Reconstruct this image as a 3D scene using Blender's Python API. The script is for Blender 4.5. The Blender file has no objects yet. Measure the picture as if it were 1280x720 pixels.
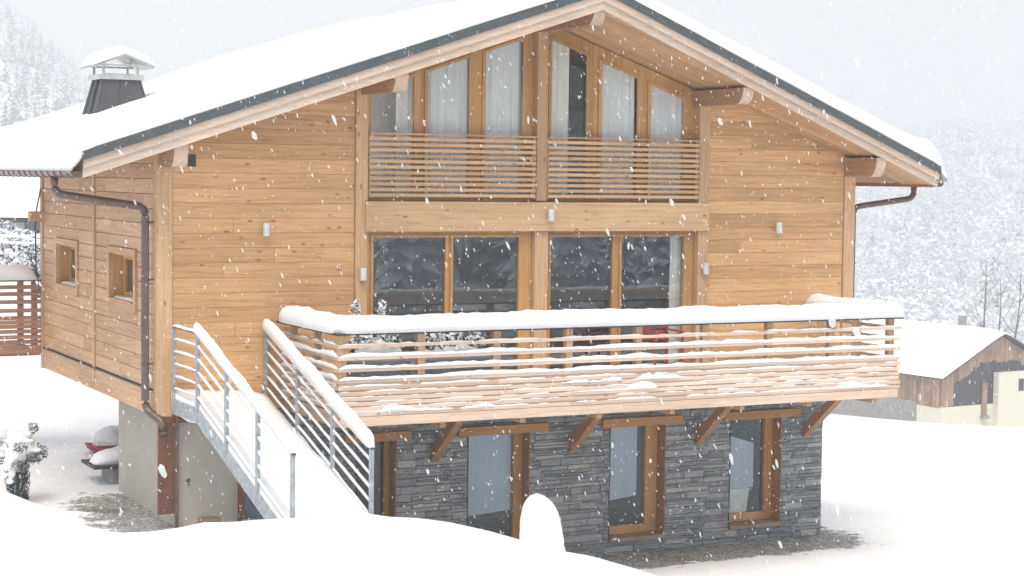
import bpy, math, random
import numpy as np
from mathutils import Vector, Matrix, noise
random.seed(7); rng = np.random.default_rng(7)
S = bpy.context.scene; COL = S.collection
R = math.radians

# ------------------------------------------------------------------ camera
F, YAW, PIT, ROL = 2263.8, 0.4733, -0.0610, 0.0124
CAM = Vector((-6.6044, -22.9905, 5.7026))
fw = Vector((math.sin(YAW)*math.cos(PIT), math.cos(YAW)*math.cos(PIT), math.sin(PIT)))
rt = Vector((math.cos(YAW), -math.sin(YAW), 0)); up = rt.cross(fw)
r2 = rt*math.cos(ROL)+up*math.sin(ROL); u2 = -rt*math.sin(ROL)+up*math.cos(ROL)
cd = bpy.data.cameras.new('camera'); cam = bpy.data.objects.new('camera', cd); COL.objects.link(cam)
M = Matrix((r2, u2, -fw)).transposed().to_4x4(); M.translation = CAM; cam.matrix_world = M
cd.sensor_width = 36; cd.lens = F/1280*36; cd.clip_start = .1; cd.clip_end = 6000
S.camera = cam

# ------------------------------------------------------------------ sky, sun, exposure
SUN_EL, SUN_AZ = R(60), R(-142)          # direction the light comes from: front left of the house, high
w = bpy.data.worlds.new('World'); S.world = w; w.use_nodes = True
nt = w.node_tree; nt.nodes.clear(); N = nt.nodes.new; L = nt.links.new
out = N('ShaderNodeOutputWorld'); add = N('ShaderNodeAddShader')
sky = N('ShaderNodeTexSky'); sky.sky_type = 'NISHITA'; sky.sun_disc = False
sky.sun_elevation = SUN_EL; sky.sun_rotation = R(212); sky.air_density = 2; sky.dust_density = 6
b1 = N('ShaderNodeBackground'); b1.inputs[1].default_value = .05
L(sky.outputs[0], b1.inputs[0])
tc = N('ShaderNodeTexCoord'); ns = N('ShaderNodeTexNoise'); ns.inputs['Scale'].default_value = 1.3; ns.inputs['Detail'].default_value = 3
L(tc.outputs['Generated'], ns.inputs['Vector'])
rp = N('ShaderNodeValToRGB'); rp.color_ramp.elements[0].position = .3; rp.color_ramp.elements[1].position = .7
rp.color_ramp.elements[0].color = (.60, .615, .63, 1); rp.color_ramp.elements[1].color = (.69, .69, .695, 1)
L(ns.outputs['Fac'], rp.inputs[0])
b2 = N('ShaderNodeBackground'); L(rp.outputs[0], b2.inputs[0]); b2.inputs[1].default_value = .51
L(b1.outputs[0], add.inputs[0]); L(b2.outputs[0], add.inputs[1]); L(add.outputs[0], out.inputs[0])
sd = bpy.data.lights.new('sun', 'SUN'); sun = bpy.data.objects.new('sun', sd); COL.objects.link(sun)
sd.energy = 1.5; sd.angle = R(35); sd.color = (1, .975, .94)
sv = Vector((math.sin(R(212))*math.cos(SUN_EL), math.cos(R(212))*math.cos(SUN_EL), math.sin(SUN_EL)))
sun.rotation_euler = sv.to_track_quat('Z', 'Y').to_euler(); sun.location = (0, 0, 60)
S.view_settings.view_transform = 'Standard'; S.view_settings.look = 'None'
S.view_settings.exposure = .70; S.view_settings.gamma = 1
S.cycles.use_denoising = True
S.cycles.max_bounces = 8; S.cycles.transparent_max_bounces = 12; S.cycles.volume_bounces = 3
S.cycles.diffuse_bounces = 4

# ------------------------------------------------------------------ helpers
WL = {}
def link(o, parent=None, loc=(0, 0, 0)):
    COL.objects.link(o); loc = Vector(loc); WL[o.name] = loc
    if parent is not None: o.parent = parent; o.location = loc-WL[parent.name]
    else: o.location = loc
    return o
def tag(o, label=None, cat=None, group=None, kind=None):
    if label: o['label'] = label
    if cat: o['category'] = cat
    if group: o['group'] = group
    if kind: o['kind'] = kind
    return o
def empty(name, loc, parent=None):
    o = bpy.data.objects.new(name, None); o.empty_display_size = .2
    return link(o, parent, loc)
class MB:
    def __init__(s): s.v = []; s.f = []; s.m = []
    def add(s, vs, fs, m=0):
        b = len(s.v); s.v += [tuple(p) for p in vs]; s.f += [tuple(b+i for i in f) for f in fs]; s.m += [m]*len(fs)
    def box(s, x0, x1, y0, y1, z0, z1, m=0, bev=0.):
        s.prism('y', [(x0, z0), (x1, z0), (x1, z1), (x0, z1)], y0, y1, m, bev)
    # extrude a polygon along an axis; 'y': (x,z), 'x': (y,z), 'z': (x,y)
    def prism(s, ax, poly, a, b, m=0, bev=0.):
        n = len(poly)
        if n < 3: return
        def P(p, t):
            return {'y': (p[0], t, p[1]), 'x': (t, p[0], p[1]), 'z': (p[0], p[1], t)}[ax]
        rings = []
        if bev > 0:
            lo = [min(p[i] for p in poly) for i in (0, 1)]; hi = [max(p[i] for p in poly) for i in (0, 1)]
            ins = [(min(max(p[0], lo[0]+bev), hi[0]-bev), min(max(p[1], lo[1]+bev), hi[1]-bev)) for p in poly]
            rings = [[P(p, a) for p in ins], [P(p, a+bev) for p in poly], [P(p, b-bev) for p in poly], [P(p, b) for p in ins]]
        else: rings = [[P(p, a) for p in poly], [P(p, b) for p in poly]]
        vs = [q for r in rings for q in r]; fs = []
        for k in range(len(rings)-1):
            for i in range(n):
                j = (i+1) % n; fs.append((k*n+i, k*n+j, (k+1)*n+j, (k+1)*n+i))
        fs.append(tuple(range(n))[::-1]); fs.append(tuple((len(rings)-1)*n+i for i in range(n)))
        s.add(vs, fs, m)
    def tube(s, pts, r, n=8, m=0, sx=1.):
        pts = [Vector(p) for p in pts]; rings = []
        rs = r if isinstance(r, (list, tuple)) else [r]*len(pts)
        for i, p in enumerate(pts):
            d = (pts[min(i+1, len(pts)-1)]-pts[max(i-1, 0)]).normalized()
            a = d.cross(Vector((0, 0, 1)))
            if a.length < .1: a = d.cross(Vector((0, 1, 0)))
            a.normalize(); b = a.cross(d).normalized()
            rings.append([p+a*(rs[i]*math.cos(2*math.pi*k/n))+b*(rs[i]*math.sin(2*math.pi*k/n)) for k in range(n)])
        vs = [q for g in rings for q in g]; fs = []
        for k in range(len(pts)-1):
            for i in range(n): fs.append((k*n+i, k*n+(i+1) % n, (k+1)*n+(i+1) % n, (k+1)*n+i))
        fs.append(tuple(range(n))[::-1]); fs.append(tuple((len(pts)-1)*n+i for i in range(n)))
        s.add(vs, fs, m)
    def beam(s, p, q, wd, ht, m=0):      # rectangular bar between two points, ht measured upward
        p, q = Vector(p), Vector(q); d = (q-p).normalized(); a = d.cross(Vector((0, 0, 1)))
        if a.length < .05: a = Vector((1, 0, 0))
        a.normalize(); b = a.cross(d).normalized(); vs = []
        for c in (p, q):
            for (i, j) in ((-1, -1), (1, -1), (1, 1), (-1, 1)): vs.append(c+a*(i*wd/2)+b*(j*ht/2))
        s.add(vs, [(0, 1, 2, 3), (7, 6, 5, 4), (0, 4, 5, 1), (1, 5, 6, 2), (2, 6, 7, 3), (3, 7, 4, 0)], m)
    def build(s, name, mats, parent=None, loc=(0, 0, 0), smooth=False, local=False):
        me = bpy.data.meshes.new(name); loc = Vector(loc)
        vs = s.v if local else [(p[0]-loc[0], p[1]-loc[1], p[2]-loc[2]) for p in s.v]
        me.from_pydata(vs, [], s.f)
        for m in (mats if isinstance(mats, (list, tuple)) else [mats]): me.materials.append(m)
        if any(s.m): me.polygons.foreach_set('material_index', s.m)
        if smooth: me.polygons.foreach_set('use_smooth', [True]*len(me.polygons))
        fix_normals(me)
        return link(bpy.data.objects.new(name, me), parent, loc)
import bmesh
def fix_normals(me):
    if len(me.polygons) > 60000: me.update(); return
    bm = bmesh.new(); bm.from_mesh(me); bmesh.ops.recalc_face_normals(bm, faces=bm.faces); bm.to_mesh(me); bm.free(); me.update()
def one(name, mat, parent, box, bev=0., **k):
    m = MB(); m.box(*box, bev=bev); c = ((box[0]+box[1])/2, (box[2]+box[3])/2, box[4])
    return m.build(name, mat, parent, c, **k)
def clip(poly, fn):      # keep where fn(p) <= 0, fn linear
    o = []
    for i, p in enumerate(poly):
        q = poly[(i+1) % len(poly)]; a, b = fn(p), fn(q)
        if a <= 0: o.append(p)
        if (a < 0 < b) or (b < 0 < a):
            t = a/(a-b); o.append((p[0]+t*(q[0]-p[0]), p[1]+t*(q[1]-p[1])))
    return o
def sstep(a, b, x):
    t = min(max((x-a)/(b-a), 0), 1); return t*t*(3-2*t)
def ray(u, v): return fw+r2*((u-640)/F)-u2*((v-360)/F)
def atD(u, v, D): return CAM+ray(u, v)*D
def onz(u, v, z):
    d = ray(u, v); return CAM+d*((z-CAM.z)/d.z)

# ------------------------------------------------------------------ materials
def mat(name):
    m = bpy.data.materials.new(name); m.use_nodes = True
    t = m.node_tree; p = t.nodes['Principled BSDF']; return m, t, p
def ramp(t, fac, stops):
    r = t.nodes.new('ShaderNodeValToRGB'); e = r.color_ramp.elements
    while len(e) > 1: e.remove(e[-1])
    e[0].position = stops[0][0]; e[0].color = (*stops[0][1], 1)
    for q, c in stops[1:]: k = e.new(q); k.color = (*c, 1)
    t.links.new(fac, r.inputs[0]); return r.outputs[0]
def tex(t, kind, vec, scale, **k):
    n = t.nodes.new(kind); n.inputs['Scale'].default_value = scale
    for a, b in k.items(): n.inputs[a].default_value = b
    t.links.new(vec, n.inputs['Vector']); return n
def mapping(t, scale, rand=True):
    tc = t.nodes.new('ShaderNodeTexCoord'); mp = t.nodes.new('ShaderNodeMapping'); mp.inputs['Scale'].default_value = scale
    if rand:
        oi = t.nodes.new('ShaderNodeObjectInfo'); vm = t.nodes.new('ShaderNodeVectorMath'); vm.operation = 'SCALE'
        cx = t.nodes.new('ShaderNodeCombineXYZ')
        for i in range(3): t.links.new(oi.outputs['Random'], cx.inputs[i])
        t.links.new(cx.outputs[0], vm.inputs[0]); vm.inputs['Scale'].default_value = 37.
        va = t.nodes.new('ShaderNodeVectorMath'); va.operation = 'ADD'
        t.links.new(tc.outputs['Object'], va.inputs[0]); t.links.new(vm.outputs[0], va.inputs[1]); t.links.new(va.outputs[0], mp.inputs['Vector'])
    else: t.links.new(tc.outputs['Object'], mp.inputs['Vector'])
    return mp.outputs[0]
def mix(t, a, b, fac, mode='MIX'):
    n = t.nodes.new('ShaderNodeMix'); n.data_type = 'RGBA'; n.blend_type = mode
    for s, x in ((0, fac), (6, a), (7, b)):
        if hasattr(x, 'default_value'): t.links.new(x, n.inputs[s])
        elif s == 0: n.inputs[0].default_value = x
        else: n.inputs[s].default_value = (*x, 1)
    return n.outputs[2]
def bump(t, p, h, st, dist=.01):
    b = t.nodes.new('ShaderNodeBump'); b.inputs['Strength'].default_value = st; b.inputs['Distance'].default_value = dist
    t.links.new(h, b.inputs['Height']); t.links.new(b.outputs[0], p.inputs['Normal'])
def wood(name, c, axis='x', var=.16, knots=True, rough=.62, tone=.5, weather=0.):
    m, t, p = mat(name)
    s = [1, 1, 1]; s['xyz'.index(axis)] = .07
    v = mapping(t, [k*1. for k in s]); v2 = mapping(t, [k*(3 if k < 1 else 1) for k in s])
    g = tex(t, 'ShaderNodeTexNoise', v, 34, Detail=5, Roughness=.65, Distortion=.4)
    dk = tuple(x*(1-tone*q) for x, q in zip(c, (.48, .62, .75))); lt = tuple(min(1, x*(1+tone*.22)) for x in c)
    col = ramp(t, g.outputs['Fac'], [(.30, dk), (.46, c), (.62, lt), (.8, c)])
    wv = t.nodes.new('ShaderNodeTexWave'); wv.wave_type = 'RINGS'; wv.rings_direction = axis.upper(); wv.inputs['Scale'].default_value = 5.; wv.inputs['Distortion'].default_value = 9.; wv.inputs['Detail'].default_value = 2.; wv.inputs['Detail Scale'].default_value = .6
    t.links.new(v2, wv.inputs['Vector'])
    col = mix(t, col, ramp(t, wv.outputs['Fac'], [(.0, (.88, .81, .72)), (.35, (1, 1, 1))]), .6, 'MULTIPLY')
    big = tex(t, 'ShaderNodeTexNoise', v2, 2.2, Detail=2)
    col = mix(t, col, ramp(t, big.outputs['Fac'], [(.3, (.86, .82, .76)), (.65, (1.06, 1.05, 1.04))]), 1., 'MULTIPLY')
    if knots:
        s3 = [1, 1, 1]; s3['xyz'.index(axis)] = .45
        kv = tex(t, 'ShaderNodeTexVoronoi', mapping(t, s3), 6.2, Randomness=1.)
        kc = ramp(t, kv.outputs['Distance'], [(.035, (.40, .23, .13)), (.07, (.70, .52, .38)), (.15, (1, 1, 1))])
        col = mix(t, col, kc, .85, 'MULTIPLY')
    oi = t.nodes.new('ShaderNodeObjectInfo')
    col = mix(t, col, ramp(t, oi.outputs['Random'], [(0, (1-var, 1-var*1.1, 1-var*1.25)), (.5, (1, .99, .98)), (1, (1+var*.45, 1+var*.45, 1+var*.4))]), 1., 'MULTIPLY')
    if weather:
        wn = tex(t, 'ShaderNodeTexNoise', mapping(t, (1, 1, 1)), 1.6, Detail=4)
        col = mix(t, col, (.50, .45, .41), ramp(t, wn.outputs['Fac'], [(.42, (0, 0, 0)), (.7, (weather,)*3)]))
    t.links.new(col, p.inputs['Base Color']); p.inputs['Roughness'].default_value = rough
    bump(t, p, g.outputs['Fac'], .35, .004)
    return m
def plain(name, c, rough=.6, metal=0., nscale=6., var=.18, bmp=.2, spec=.5):
    m, t, p = mat(name); v = mapping(t, (1, 1, 1))
    n = tex(t, 'ShaderNodeTexNoise', v, nscale, Detail=6, Roughness=.6)
    t.links.new(ramp(t, n.outputs['Fac'], [(.3, tuple(x*(1-var) for x in c)), (.7, tuple(min(1, x*(1+var)) for x in c))]), p.inputs['Base Color'])
    p.inputs['Roughness'].default_value = rough; p.inputs['Metallic'].default_value = metal
    p.inputs['Specular IOR Level'].default_value = spec
    n2 = tex(t, 'ShaderNodeTexNoise', v, nscale*9, Detail=3)
    if bmp: bump(t, p, n2.outputs['Fac'], bmp, .004)
    return m
W_FRONT = wood('larch_cladding', (.655, .405, .208), 'x', tone=.42)
W_SIDE = wood('larch_cladding_side', (.58, .375, .225), 'y', tone=.45)
W_POST = wood('larch_post', (.60, .40, .24), 'z', tone=.35)
W_BEAM = wood('larch_beam', (.62, .42, .25), 'x', tone=.35)
W_FASC = wood('weathered_fascia', (.66, .53, .43), 'x', tone=.35, knots=False, weather=.5)
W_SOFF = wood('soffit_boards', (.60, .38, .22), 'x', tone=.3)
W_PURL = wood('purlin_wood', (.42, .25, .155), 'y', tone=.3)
W_END = wood('end_grain', (.66, .52, .42), 'z', tone=.2, knots=False)
W_FRAME = wood('window_frame_stain', (.55, .32, .13), 'z', tone=.35, knots=False, rough=.4)
W_LINT = wood('lintel_stain', (.40, .215, .085), 'x', tone=.35)
W_SILL = wood('weathered_sill', (.30, .225, .17), 'x', tone=.35, knots=False, weather=.4)
W_BRACE = wood('brace_wood', (.36, .20, .11), 'z', tone=.35)
W_SLAT = wood('deck_slats', (.74, .57, .46), 'x', tone=.32, weather=.45)
W_SLATY = wood('deck_slats_side', (.60, .43, .33), 'y', tone=.4, weather=.4)
W_USLAT = wood('balustrade_slats', (.64, .42, .25), 'x', tone=.3)
W_RED = wood('red_brown_boards', (.40, .225, .155), 'x', tone=.4)
W_OLD = wood('old_barn_boards', (.32, .20, .13), 'z', var=.35, tone=.6, knots=False, weather=.35)
W_DARKOLD = plain('tarred_boards', (.055, .057, .065), .7, nscale=2)
W_BACK = plain('wall_backing', (.22, .13, .07), .8)
M_SHEET = plain('roof_edge_metal', (.085, .10, .108), .38, .2, spec=.4)
M_PIPE = plain('brown_pipe', (.15, .10, .085), .35, .3)
M_POST = plain('rust_brown_steel', (.17, .065, .035), .45)
M_GALV = plain('galvanised_steel', (.36, .40, .43), .45, .4, nscale=11, var=.3)
M_ZINC = plain('zinc', (.55, .55, .54), .35, .7)
M_SLATE = plain('chimney_sheet', (.085, .09, .10), .45, .2)
M_PLAST = plain('rendered_plaster', (.44, .415, .37), .85, nscale=3, var=.06)
M_CREAM = plain('cream_plaster', (.68, .655, .56), .85, nscale=3, var=.06)
M_CONC = plain('rough_concrete', (.30, .29, .28), .9, nscale=4, var=.25)
M_WHITE = plain('white_lamp_housing', (.72, .70, .69), .35, .3)
M_WALLW = plain('pale_room_wall', (.62, .60, .56), .9)
M_ROOM = plain('room_plaster', (.16, .14, .125), .9)
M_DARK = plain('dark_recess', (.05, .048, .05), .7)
M_RED = plain('red_paint', (.40, .06, .055), .4)
M_GREY = plain('grey_planter', (.34, .38, .42), .6)
M_SHUT = plain('slate_blue_panel', (.20, .235, .29), .45)
M_PALEP = plain('pale_board', (.55, .57, .54), .5)
M_BARK = plain('dark_bark', (.10, .085, .075), .9)
def snow_mat():
    m, t, p = mat('snow'); v = mapping(t, (1, 1, 1), False)
    n = tex(t, 'ShaderNodeTexNoise', v, 5, Detail=8, Roughness=.65)
    t.links.new(ramp(t, n.outputs['Fac'], [(.3, (.86, .875, .90)), (.6, (.91, .915, .92))]), p.inputs['Base Color'])
    p.inputs['Roughness'].default_value = .8; p.inputs['Specular IOR Level'].default_value = .15
    n2 = tex(t, 'ShaderNodeTexNoise', v, 28, Detail=6); bump(t, p, n2.outputs['Fac'], .25, .01)
    return m
SNOW = snow_mat()
def ground_mat():      # snow with bare wet gravel and grass in the drip zone along the walls
    m, t, p = mat('snowy_ground'); tcn = t.nodes.new('ShaderNodeTexCoord')
    at = t.nodes.new('ShaderNodeAttribute'); at.attribute_name = 'bare'
    v = tcn.outputs['Object']
    n = tex(t, 'ShaderNodeTexNoise', v, 3.2, Detail=8, Roughness=.72)
    a = t.nodes.new('ShaderNodeMath'); a.operation = 'ADD'; t.links.new(at.outputs['Fac'], a.inputs[0])
    s = t.nodes.new('ShaderNodeMath'); s.operation = 'MULTIPLY_ADD'; t.links.new(n.outputs['Fac'], s.inputs[0]); s.inputs[1].default_value = 1.7; s.inputs[2].default_value = -.85
    t.links.new(s.outputs[0], a.inputs[1])
    nf = tex(t, 'ShaderNodeTexNoise', v, 30, Detail=5, Roughness=.8)
    a2 = t.nodes.new('ShaderNodeMath'); a2.operation = 'MULTIPLY_ADD'; t.links.new(nf.outputs['Fac'], a2.inputs[0]); a2.inputs[1].default_value = .9; t.links.new(a.outputs[0], a2.inputs[2])
    mask = ramp(t, a2.outputs[0], [(.92, (0, 0, 0)), (1.16, (1, 1, 1))])
    g = tex(t, 'ShaderNodeTexNoise', v, 22, Detail=6, Roughness=.7)
    bare = ramp(t, g.outputs['Fac'], [(.3, (.10, .10, .09)), (.47, (.24, .24, .235)), (.62, (.52, .52, .51)), (.7, (.85, .86, .88))])
    g2 = tex(t, 'ShaderNodeTexNoise', v, 1.1, Detail=3)
    bare = mix(t, bare, (.07, .085, .045), ramp(t, g2.outputs['Fac'], [(.56, (0, 0, 0)), (.66, (.5, .5, .5))]))
    sn = tex(t, 'ShaderNodeTexNoise', v, 2, Detail=8)
    snc = ramp(t, sn.outputs['Fac'], [(.3, (.86, .875, .90)), (.6, (.91, .915, .92))])
    t.links.new(mix(t, snc, bare, mask), p.inputs['Base Color']); p.inputs['Roughness'].default_value = .8
    p.inputs['Specular IOR Level'].default_value = .15
    n2 = tex(t, 'ShaderNodeTexNoise', v, 9, Detail=9, Roughness=.7); bump(t, p, n2.outputs['Fac'], .5, .03)
    return m
GROUND = ground_mat()
def stone_mat():
    m, t, p = mat('slate_stone'); v = mapping(t, (.6, 1, 2.2))
    n = tex(t, 'ShaderNodeTexNoise', v, 7, Detail=9, Roughness=.7)
    c = ramp(t, n.outputs['Fac'], [(.26, (.11, .12, .13)), (.42, (.22, .235, .245)), (.58, (.33, .35, .36)), (.74, (.56, .57, .56))])
    oi = t.nodes.new('ShaderNodeObjectInfo')
    c = mix(t, c, ramp(t, oi.outputs['Random'], [(0, (.62, .64, .67)), (.35, (.9, .93, .98)), (.75, (1.15, 1.14, 1.12)), (1, (1.55, 1.5, 1.4))]), 1., 'MULTIPLY')
    t.links.new(c, p.inputs['Base Color']); p.inputs['Roughness'].default_value = .75
    n2 = tex(t, 'ShaderNodeTexNoise', v, 26, Detail=6); bump(t, p, n2.outputs['Fac'], .55, .010)
    return m
STONE = stone_mat()
def glass_mat(ior=1.95):
    m = bpy.data.materials.new('window_glass'); m.use_nodes = True; t = m.node_tree; t.nodes.clear()
    o = t.nodes.new('ShaderNodeOutputMaterial'); mx = t.nodes.new('ShaderNodeMixShader')
    tr = t.nodes.new('ShaderNodeBsdfTransparent'); tr.inputs[0].default_value = (.96, .975, .98, 1)
    gl = t.nodes.new('ShaderNodeBsdfGlossy'); gl.inputs['Roughness'].default_value = .015; gl.inputs[0].default_value = (.82, .92, 1, 1)
    fr = t.nodes.new('ShaderNodeFresnel'); ge = t.nodes.new('ShaderNodeNewGeometry'); io = t.nodes.new('ShaderNodeMix')
    io.inputs[2].default_value = ior; io.inputs[3].default_value = 1/ior; t.links.new(ge.outputs['Backfacing'], io.inputs[0]); t.links.new(io.outputs[0], fr.inputs[0])
    tcn = t.nodes.new('ShaderNodeTexCoord'); n = tex(t, 'ShaderNodeTexNoise', tcn.outputs['Object'], 1.1, Detail=1)
    b = t.nodes.new('ShaderNodeBump'); b.inputs['Strength'].default_value = .03; b.inputs['Distance'].default_value = .02
    t.links.new(n.outputs['Fac'], b.inputs['Height']); t.links.new(b.outputs[0], gl.inputs['Normal'])
    t.links.new(fr.outputs[0], mx.inputs[0]); t.links.new(tr.outputs[0], mx.inputs[1]); t.links.new(gl.outputs[0], mx.inputs[2])
    t.links.new(mx.outputs[0], o.inputs[0]); return m
GLASS = glass_mat(); GLASS_UP = glass_mat(1.45)
def cloth(name, c):
    m, t, p = mat(name); v = mapping(t, (1, 1, .08)); n = tex(t, 'ShaderNodeTexNoise', v, 14, Detail=3)
    t.links.new(ramp(t, n.outputs['Fac'], [(.3, tuple(x*.88 for x in c)), (.7, c)]), p.inputs['Base Color'])
    p.inputs['Roughness'].default_value = .9
    tl = t.nodes.new('ShaderNodeBsdfTranslucent'); tl.inputs[0].default_value = (*c, 1); ms = t.nodes.new('ShaderNodeMixShader'); ms.inputs[0].default_value = .12
    o = t.nodes['Material Output']; t.links.new(p.outputs[0], ms.inputs[1]); t.links.new(tl.outputs[0], ms.inputs[2]); t.links.new(ms.outputs[0], o.inputs[0]); return m
CURT = cloth('curtain_cloth', (.93, .94, .92)); CURTC = cloth('cream_curtain', (.94, .92, .84))
def foliage(name, c, var=.4):
    m, t, p = mat(name); g = t.nodes.new('ShaderNodeNewGeometry')
    t.links.new(ramp(t, g.outputs['Random Per Island'], [(0, tuple(x*(1-var) for x in c)), (1, tuple(min(1, x*(1+var)) for x in c))]), p.inputs['Base Color'])
    p.inputs['Roughness'].default_value = .8; p.inputs['Specular IOR Level'].default_value = .1; return m
FROST = foliage('frosted_twigs', (.80, .82, .85), .1); TWIG = foliage('bare_twigs', (.24, .24, .25), .4)
RIME = foliage('rimed_twigs', (.50, .545, .60), .22)
NEEDLE = foliage('conifer_needles', (.05, .08, .085), .4)

# ------------------------------------------------------------------ terrain
CREST = [(-12, 4.2), (-6, 3.2), (-3.6, 2.80), (-3.02, 2.55), (-2.63, 2.38), (-2.15, 2.10), (-1.7, 2.0), (-1.24, 2.0), (-.99, 2.07), (-.56, 2.05), (.07, 2.04), (.94, 2.04), (1.4, 1.97), (1.85, 1.85), (2.65, 1.58), (3.35, 1.42), (4.23, 1.10), (5.2, .72), (6.2, .40), (7.5, .14), (9, .05), (40, .0)]
def lerp_tab(tab, x):
    if x <= tab[0][0]: return tab[0][1]
    for (a, p), (b, q) in zip(tab, tab[1:]):
        if x <= b: return p+(q-p)*(x-a)/(b-a)
    return tab[-1][1]
def az_of(x, y): return math.degrees(math.atan2(x-CAM.x, y-CAM.y))
LH = [(-40, 150), (0, 150), (8, 135), (11.2, 98), (12.6, 76), (14, 48), (15.5, 22), (18, -10), (24, -30), (32, -14), (36, 14), (40, 30), (46, 46), (60, 60), (75, 40), (95, 0)]
def H(x, y):
    t = sstep(1.3, 3.6, x) if y < 3 else sstep(6, 14, x)
    base = 1.06+(.12-1.06)*t
    d = max(0, (x-11)*.65+(y-1)*.76)*sstep(6, 16, x)
    D = math.hypot(x-CAM.x, y-CAM.y); az = az_of(x, y)
    base -= min(.108*d, 40)*1.0 if d < 90 else 9.72+min((d-90)*.075, 24)
    if y > 9 and x < 9: base += 2.1*sstep(9, 17, y)*sstep(9, 5, x)*sstep(140, 60, y)
    if y > 6 and x < 8: base += .02*(y-6)*sstep(8, 0, x)*(1 if y < 70 else 0) + (1.28 if y >= 70 else 0)*sstep(8, 0, x)
    z = base
    if y < 0:       # bank in front of the house, crest near y = -5
        cz = lerp_tab(CREST, x+(0 if y > -6 else (y+6)*-.30)) if True else 0
        rise = (-5.0-y)
        if y <= -5.0:
            wr = sstep(2.5, 10, x)
            near = cz+min(rise, 22)*.118*(1-wr)-wr*.07*min(rise, 45)
            z = near+38*sstep(34+wr*14, 150, rise)
        else:
            k = sstep(-2.6 if x < 2 else -2.9, -5.0, y)
            z = base+(cz-base)*k
    if D > 420 and y > 0:
        zh = lerp_tab(LH, az)
        k = sstep(430, 1150, D)
        lowz = -32 if az > 17 else 4
        tt = sstep(150, 430, D); 
        z = lowz+(zh-lowz)*k if D > 430 else z
    elif D > 150 and y > 0:
        lowz = -32 if az > 17 else 4
        z = z+(lowz-z)*sstep(150, 430, D)
    z += .05*noise.noise(Vector((x*.55, y*.55, 3)))*sstep(-.5, -3, y) + (.6*noise.noise(Vector((x*.03, y*.03, 0)))*sstep(40, 120, D) if D > 40 else 0)
    z += .035*noise.noise(Vector((x*1.7, y*1.7, 9)))
    return z
def graded(n, c, near, far):
    t = np.linspace(-1, 1, n); s = np.sign(t)*(np.abs(t)*near+(np.abs(t)**5)*(far-near)); return s+c
def build_ground():
    xs = graded(260, 3.5, 34, 1900); ys = graded(280, 0, 36, 1900)
    vs = []; bare = []
    for y in ys:
        for x in xs:
            vs.append((x, y, H(x, y)))
            b = 0.
            if -2.2 < y < 4.2 and -3 < x < .4: b = max(b, sstep(-1.5, .2, x)*sstep(-2.2, -.6, y)*sstep(4.0, 1.6, y)*1.05)
            if -1.9 < y < 1.6 and x > 2: b = max(b, sstep(-1.4, -.55, y)*sstep(11.9, 10.2, x)*1.1)
            bare.append(b)
    nx = len(xs); fs = [(j*nx+i, j*nx+i+1, (j+1)*nx+i+1, (j+1)*nx+i) for j in range(len(ys)-1) for i in range(nx-1)]
    me = bpy.data.meshes.new('ground'); me.from_pydata(vs, [], fs); me.materials.append(GROUND)
    a = me.attributes.new('bare', 'FLOAT', 'POINT'); a.data.foreach_set('value', bare)
    me.polygons.foreach_set('use_smooth', [True]*len(me.polygons)); me.update()
    o = bpy.data.objects.new('ground', me); link(o); tag(o, 'deep white snow over sloping ground round the chalet', kind='structure')
build_ground()

# ------------------------------------------------------------------ snow shapes
def snow_strip(mb, pts, wd, ht, seg=.08, nz=.25, seed=0, taper=.25, patch=0.):
    """soft half-round layer of snow lying along a polyline (pts are on the supporting surface)"""
    pts = [Vector(p) for p in pts]; L_ = [0]
    for a, b in zip(pts, pts[1:]): L_.append(L_[-1]+(b-a).length)
    n = max(4, int(L_[-1]/seg)); K = 7; rows = []
    for i in range(n+1):
        s = L_[-1]*i/n; k = 0
        while k < len(pts)-2 and s > L_[k+1]: k += 1
        t = (s-L_[k])/max(1e-6, L_[k+1]-L_[k]); p = pts[k].lerp(pts[k+1], t)
        da = (pts[k+1]-pts[k]); 
        if 0 < k and t < .05: da = pts[k+1]-pts[k-1]
        da.z = 0; da.normalize(); sd_ = Vector((da.y, -da.x, 0))
        e = min(1, s/taper if taper else 1, (L_[-1]-s)/taper if taper else 1); e = math.sqrt(max(0, 1-(1-e)**2))*.96+.04
        h = ht*(1+nz*2*noise.noise(Vector((s*2.3, seed*7.1, .3)))+nz*noise.noise(Vector((s*9, seed*3.3, 5)))+nz*.7*noise.noise(Vector((s*27, seed*2.3, 9))))*e
        if patch: h *= sstep(-patch, .12-patch+.25, noise.noise(Vector((s*3.1, seed*5.7, 2.2)))+.1)+.02
        ww = wd*(.55+.45*e)*(1+.12*noise.noise(Vector((s*4, seed, 8))))
        row = []
        for j in range(K+1):
            a = math.pi*j/K; cx = -math.cos(a); row.append(p+sd_*(cx*abs(cx)**-.35*ww/2 if abs(cx) > .01 else 0)+Vector((0, 0, max(0, h)*math.sin(a)**.6-.004)))
        rows.append(row)
    vs = [q for r in rows for q in r]; m = K+1; fs = []
    for i in range(n):
        for j in range(K): fs.append((i*m+j, i*m+j+1, (i+1)*m+j+1, (i+1)*m+j))
        fs.append((i*m+K, i*m, (i+1)*m, (i+1)*m+K))
    fs.append(tuple(range(m))[::-1]); fs.append(tuple(n*m+j for j in range(m)))
    mb.add(vs, fs)

# ------------------------------------------------------------------ chalet
W, DEP = 11.2, 6.6
RC, TS = 5.6, .346
def zs(x, c=8.0): return c-TS*abs(x-RC)            # underside of the roof boards
chalet = empty('chalet', (5.6, 3.3, .1))
tag(chalet, 'large timber clad chalet with a stone basement and deep snow on its roof', 'house')
def roofclip(poly, c=7.98):
    for sgn in (-1, 1): poly = clip(poly, lambda p, s=sgn: p[1]-(c-TS*s*(p[0]-RC)))
    return poly

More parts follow.
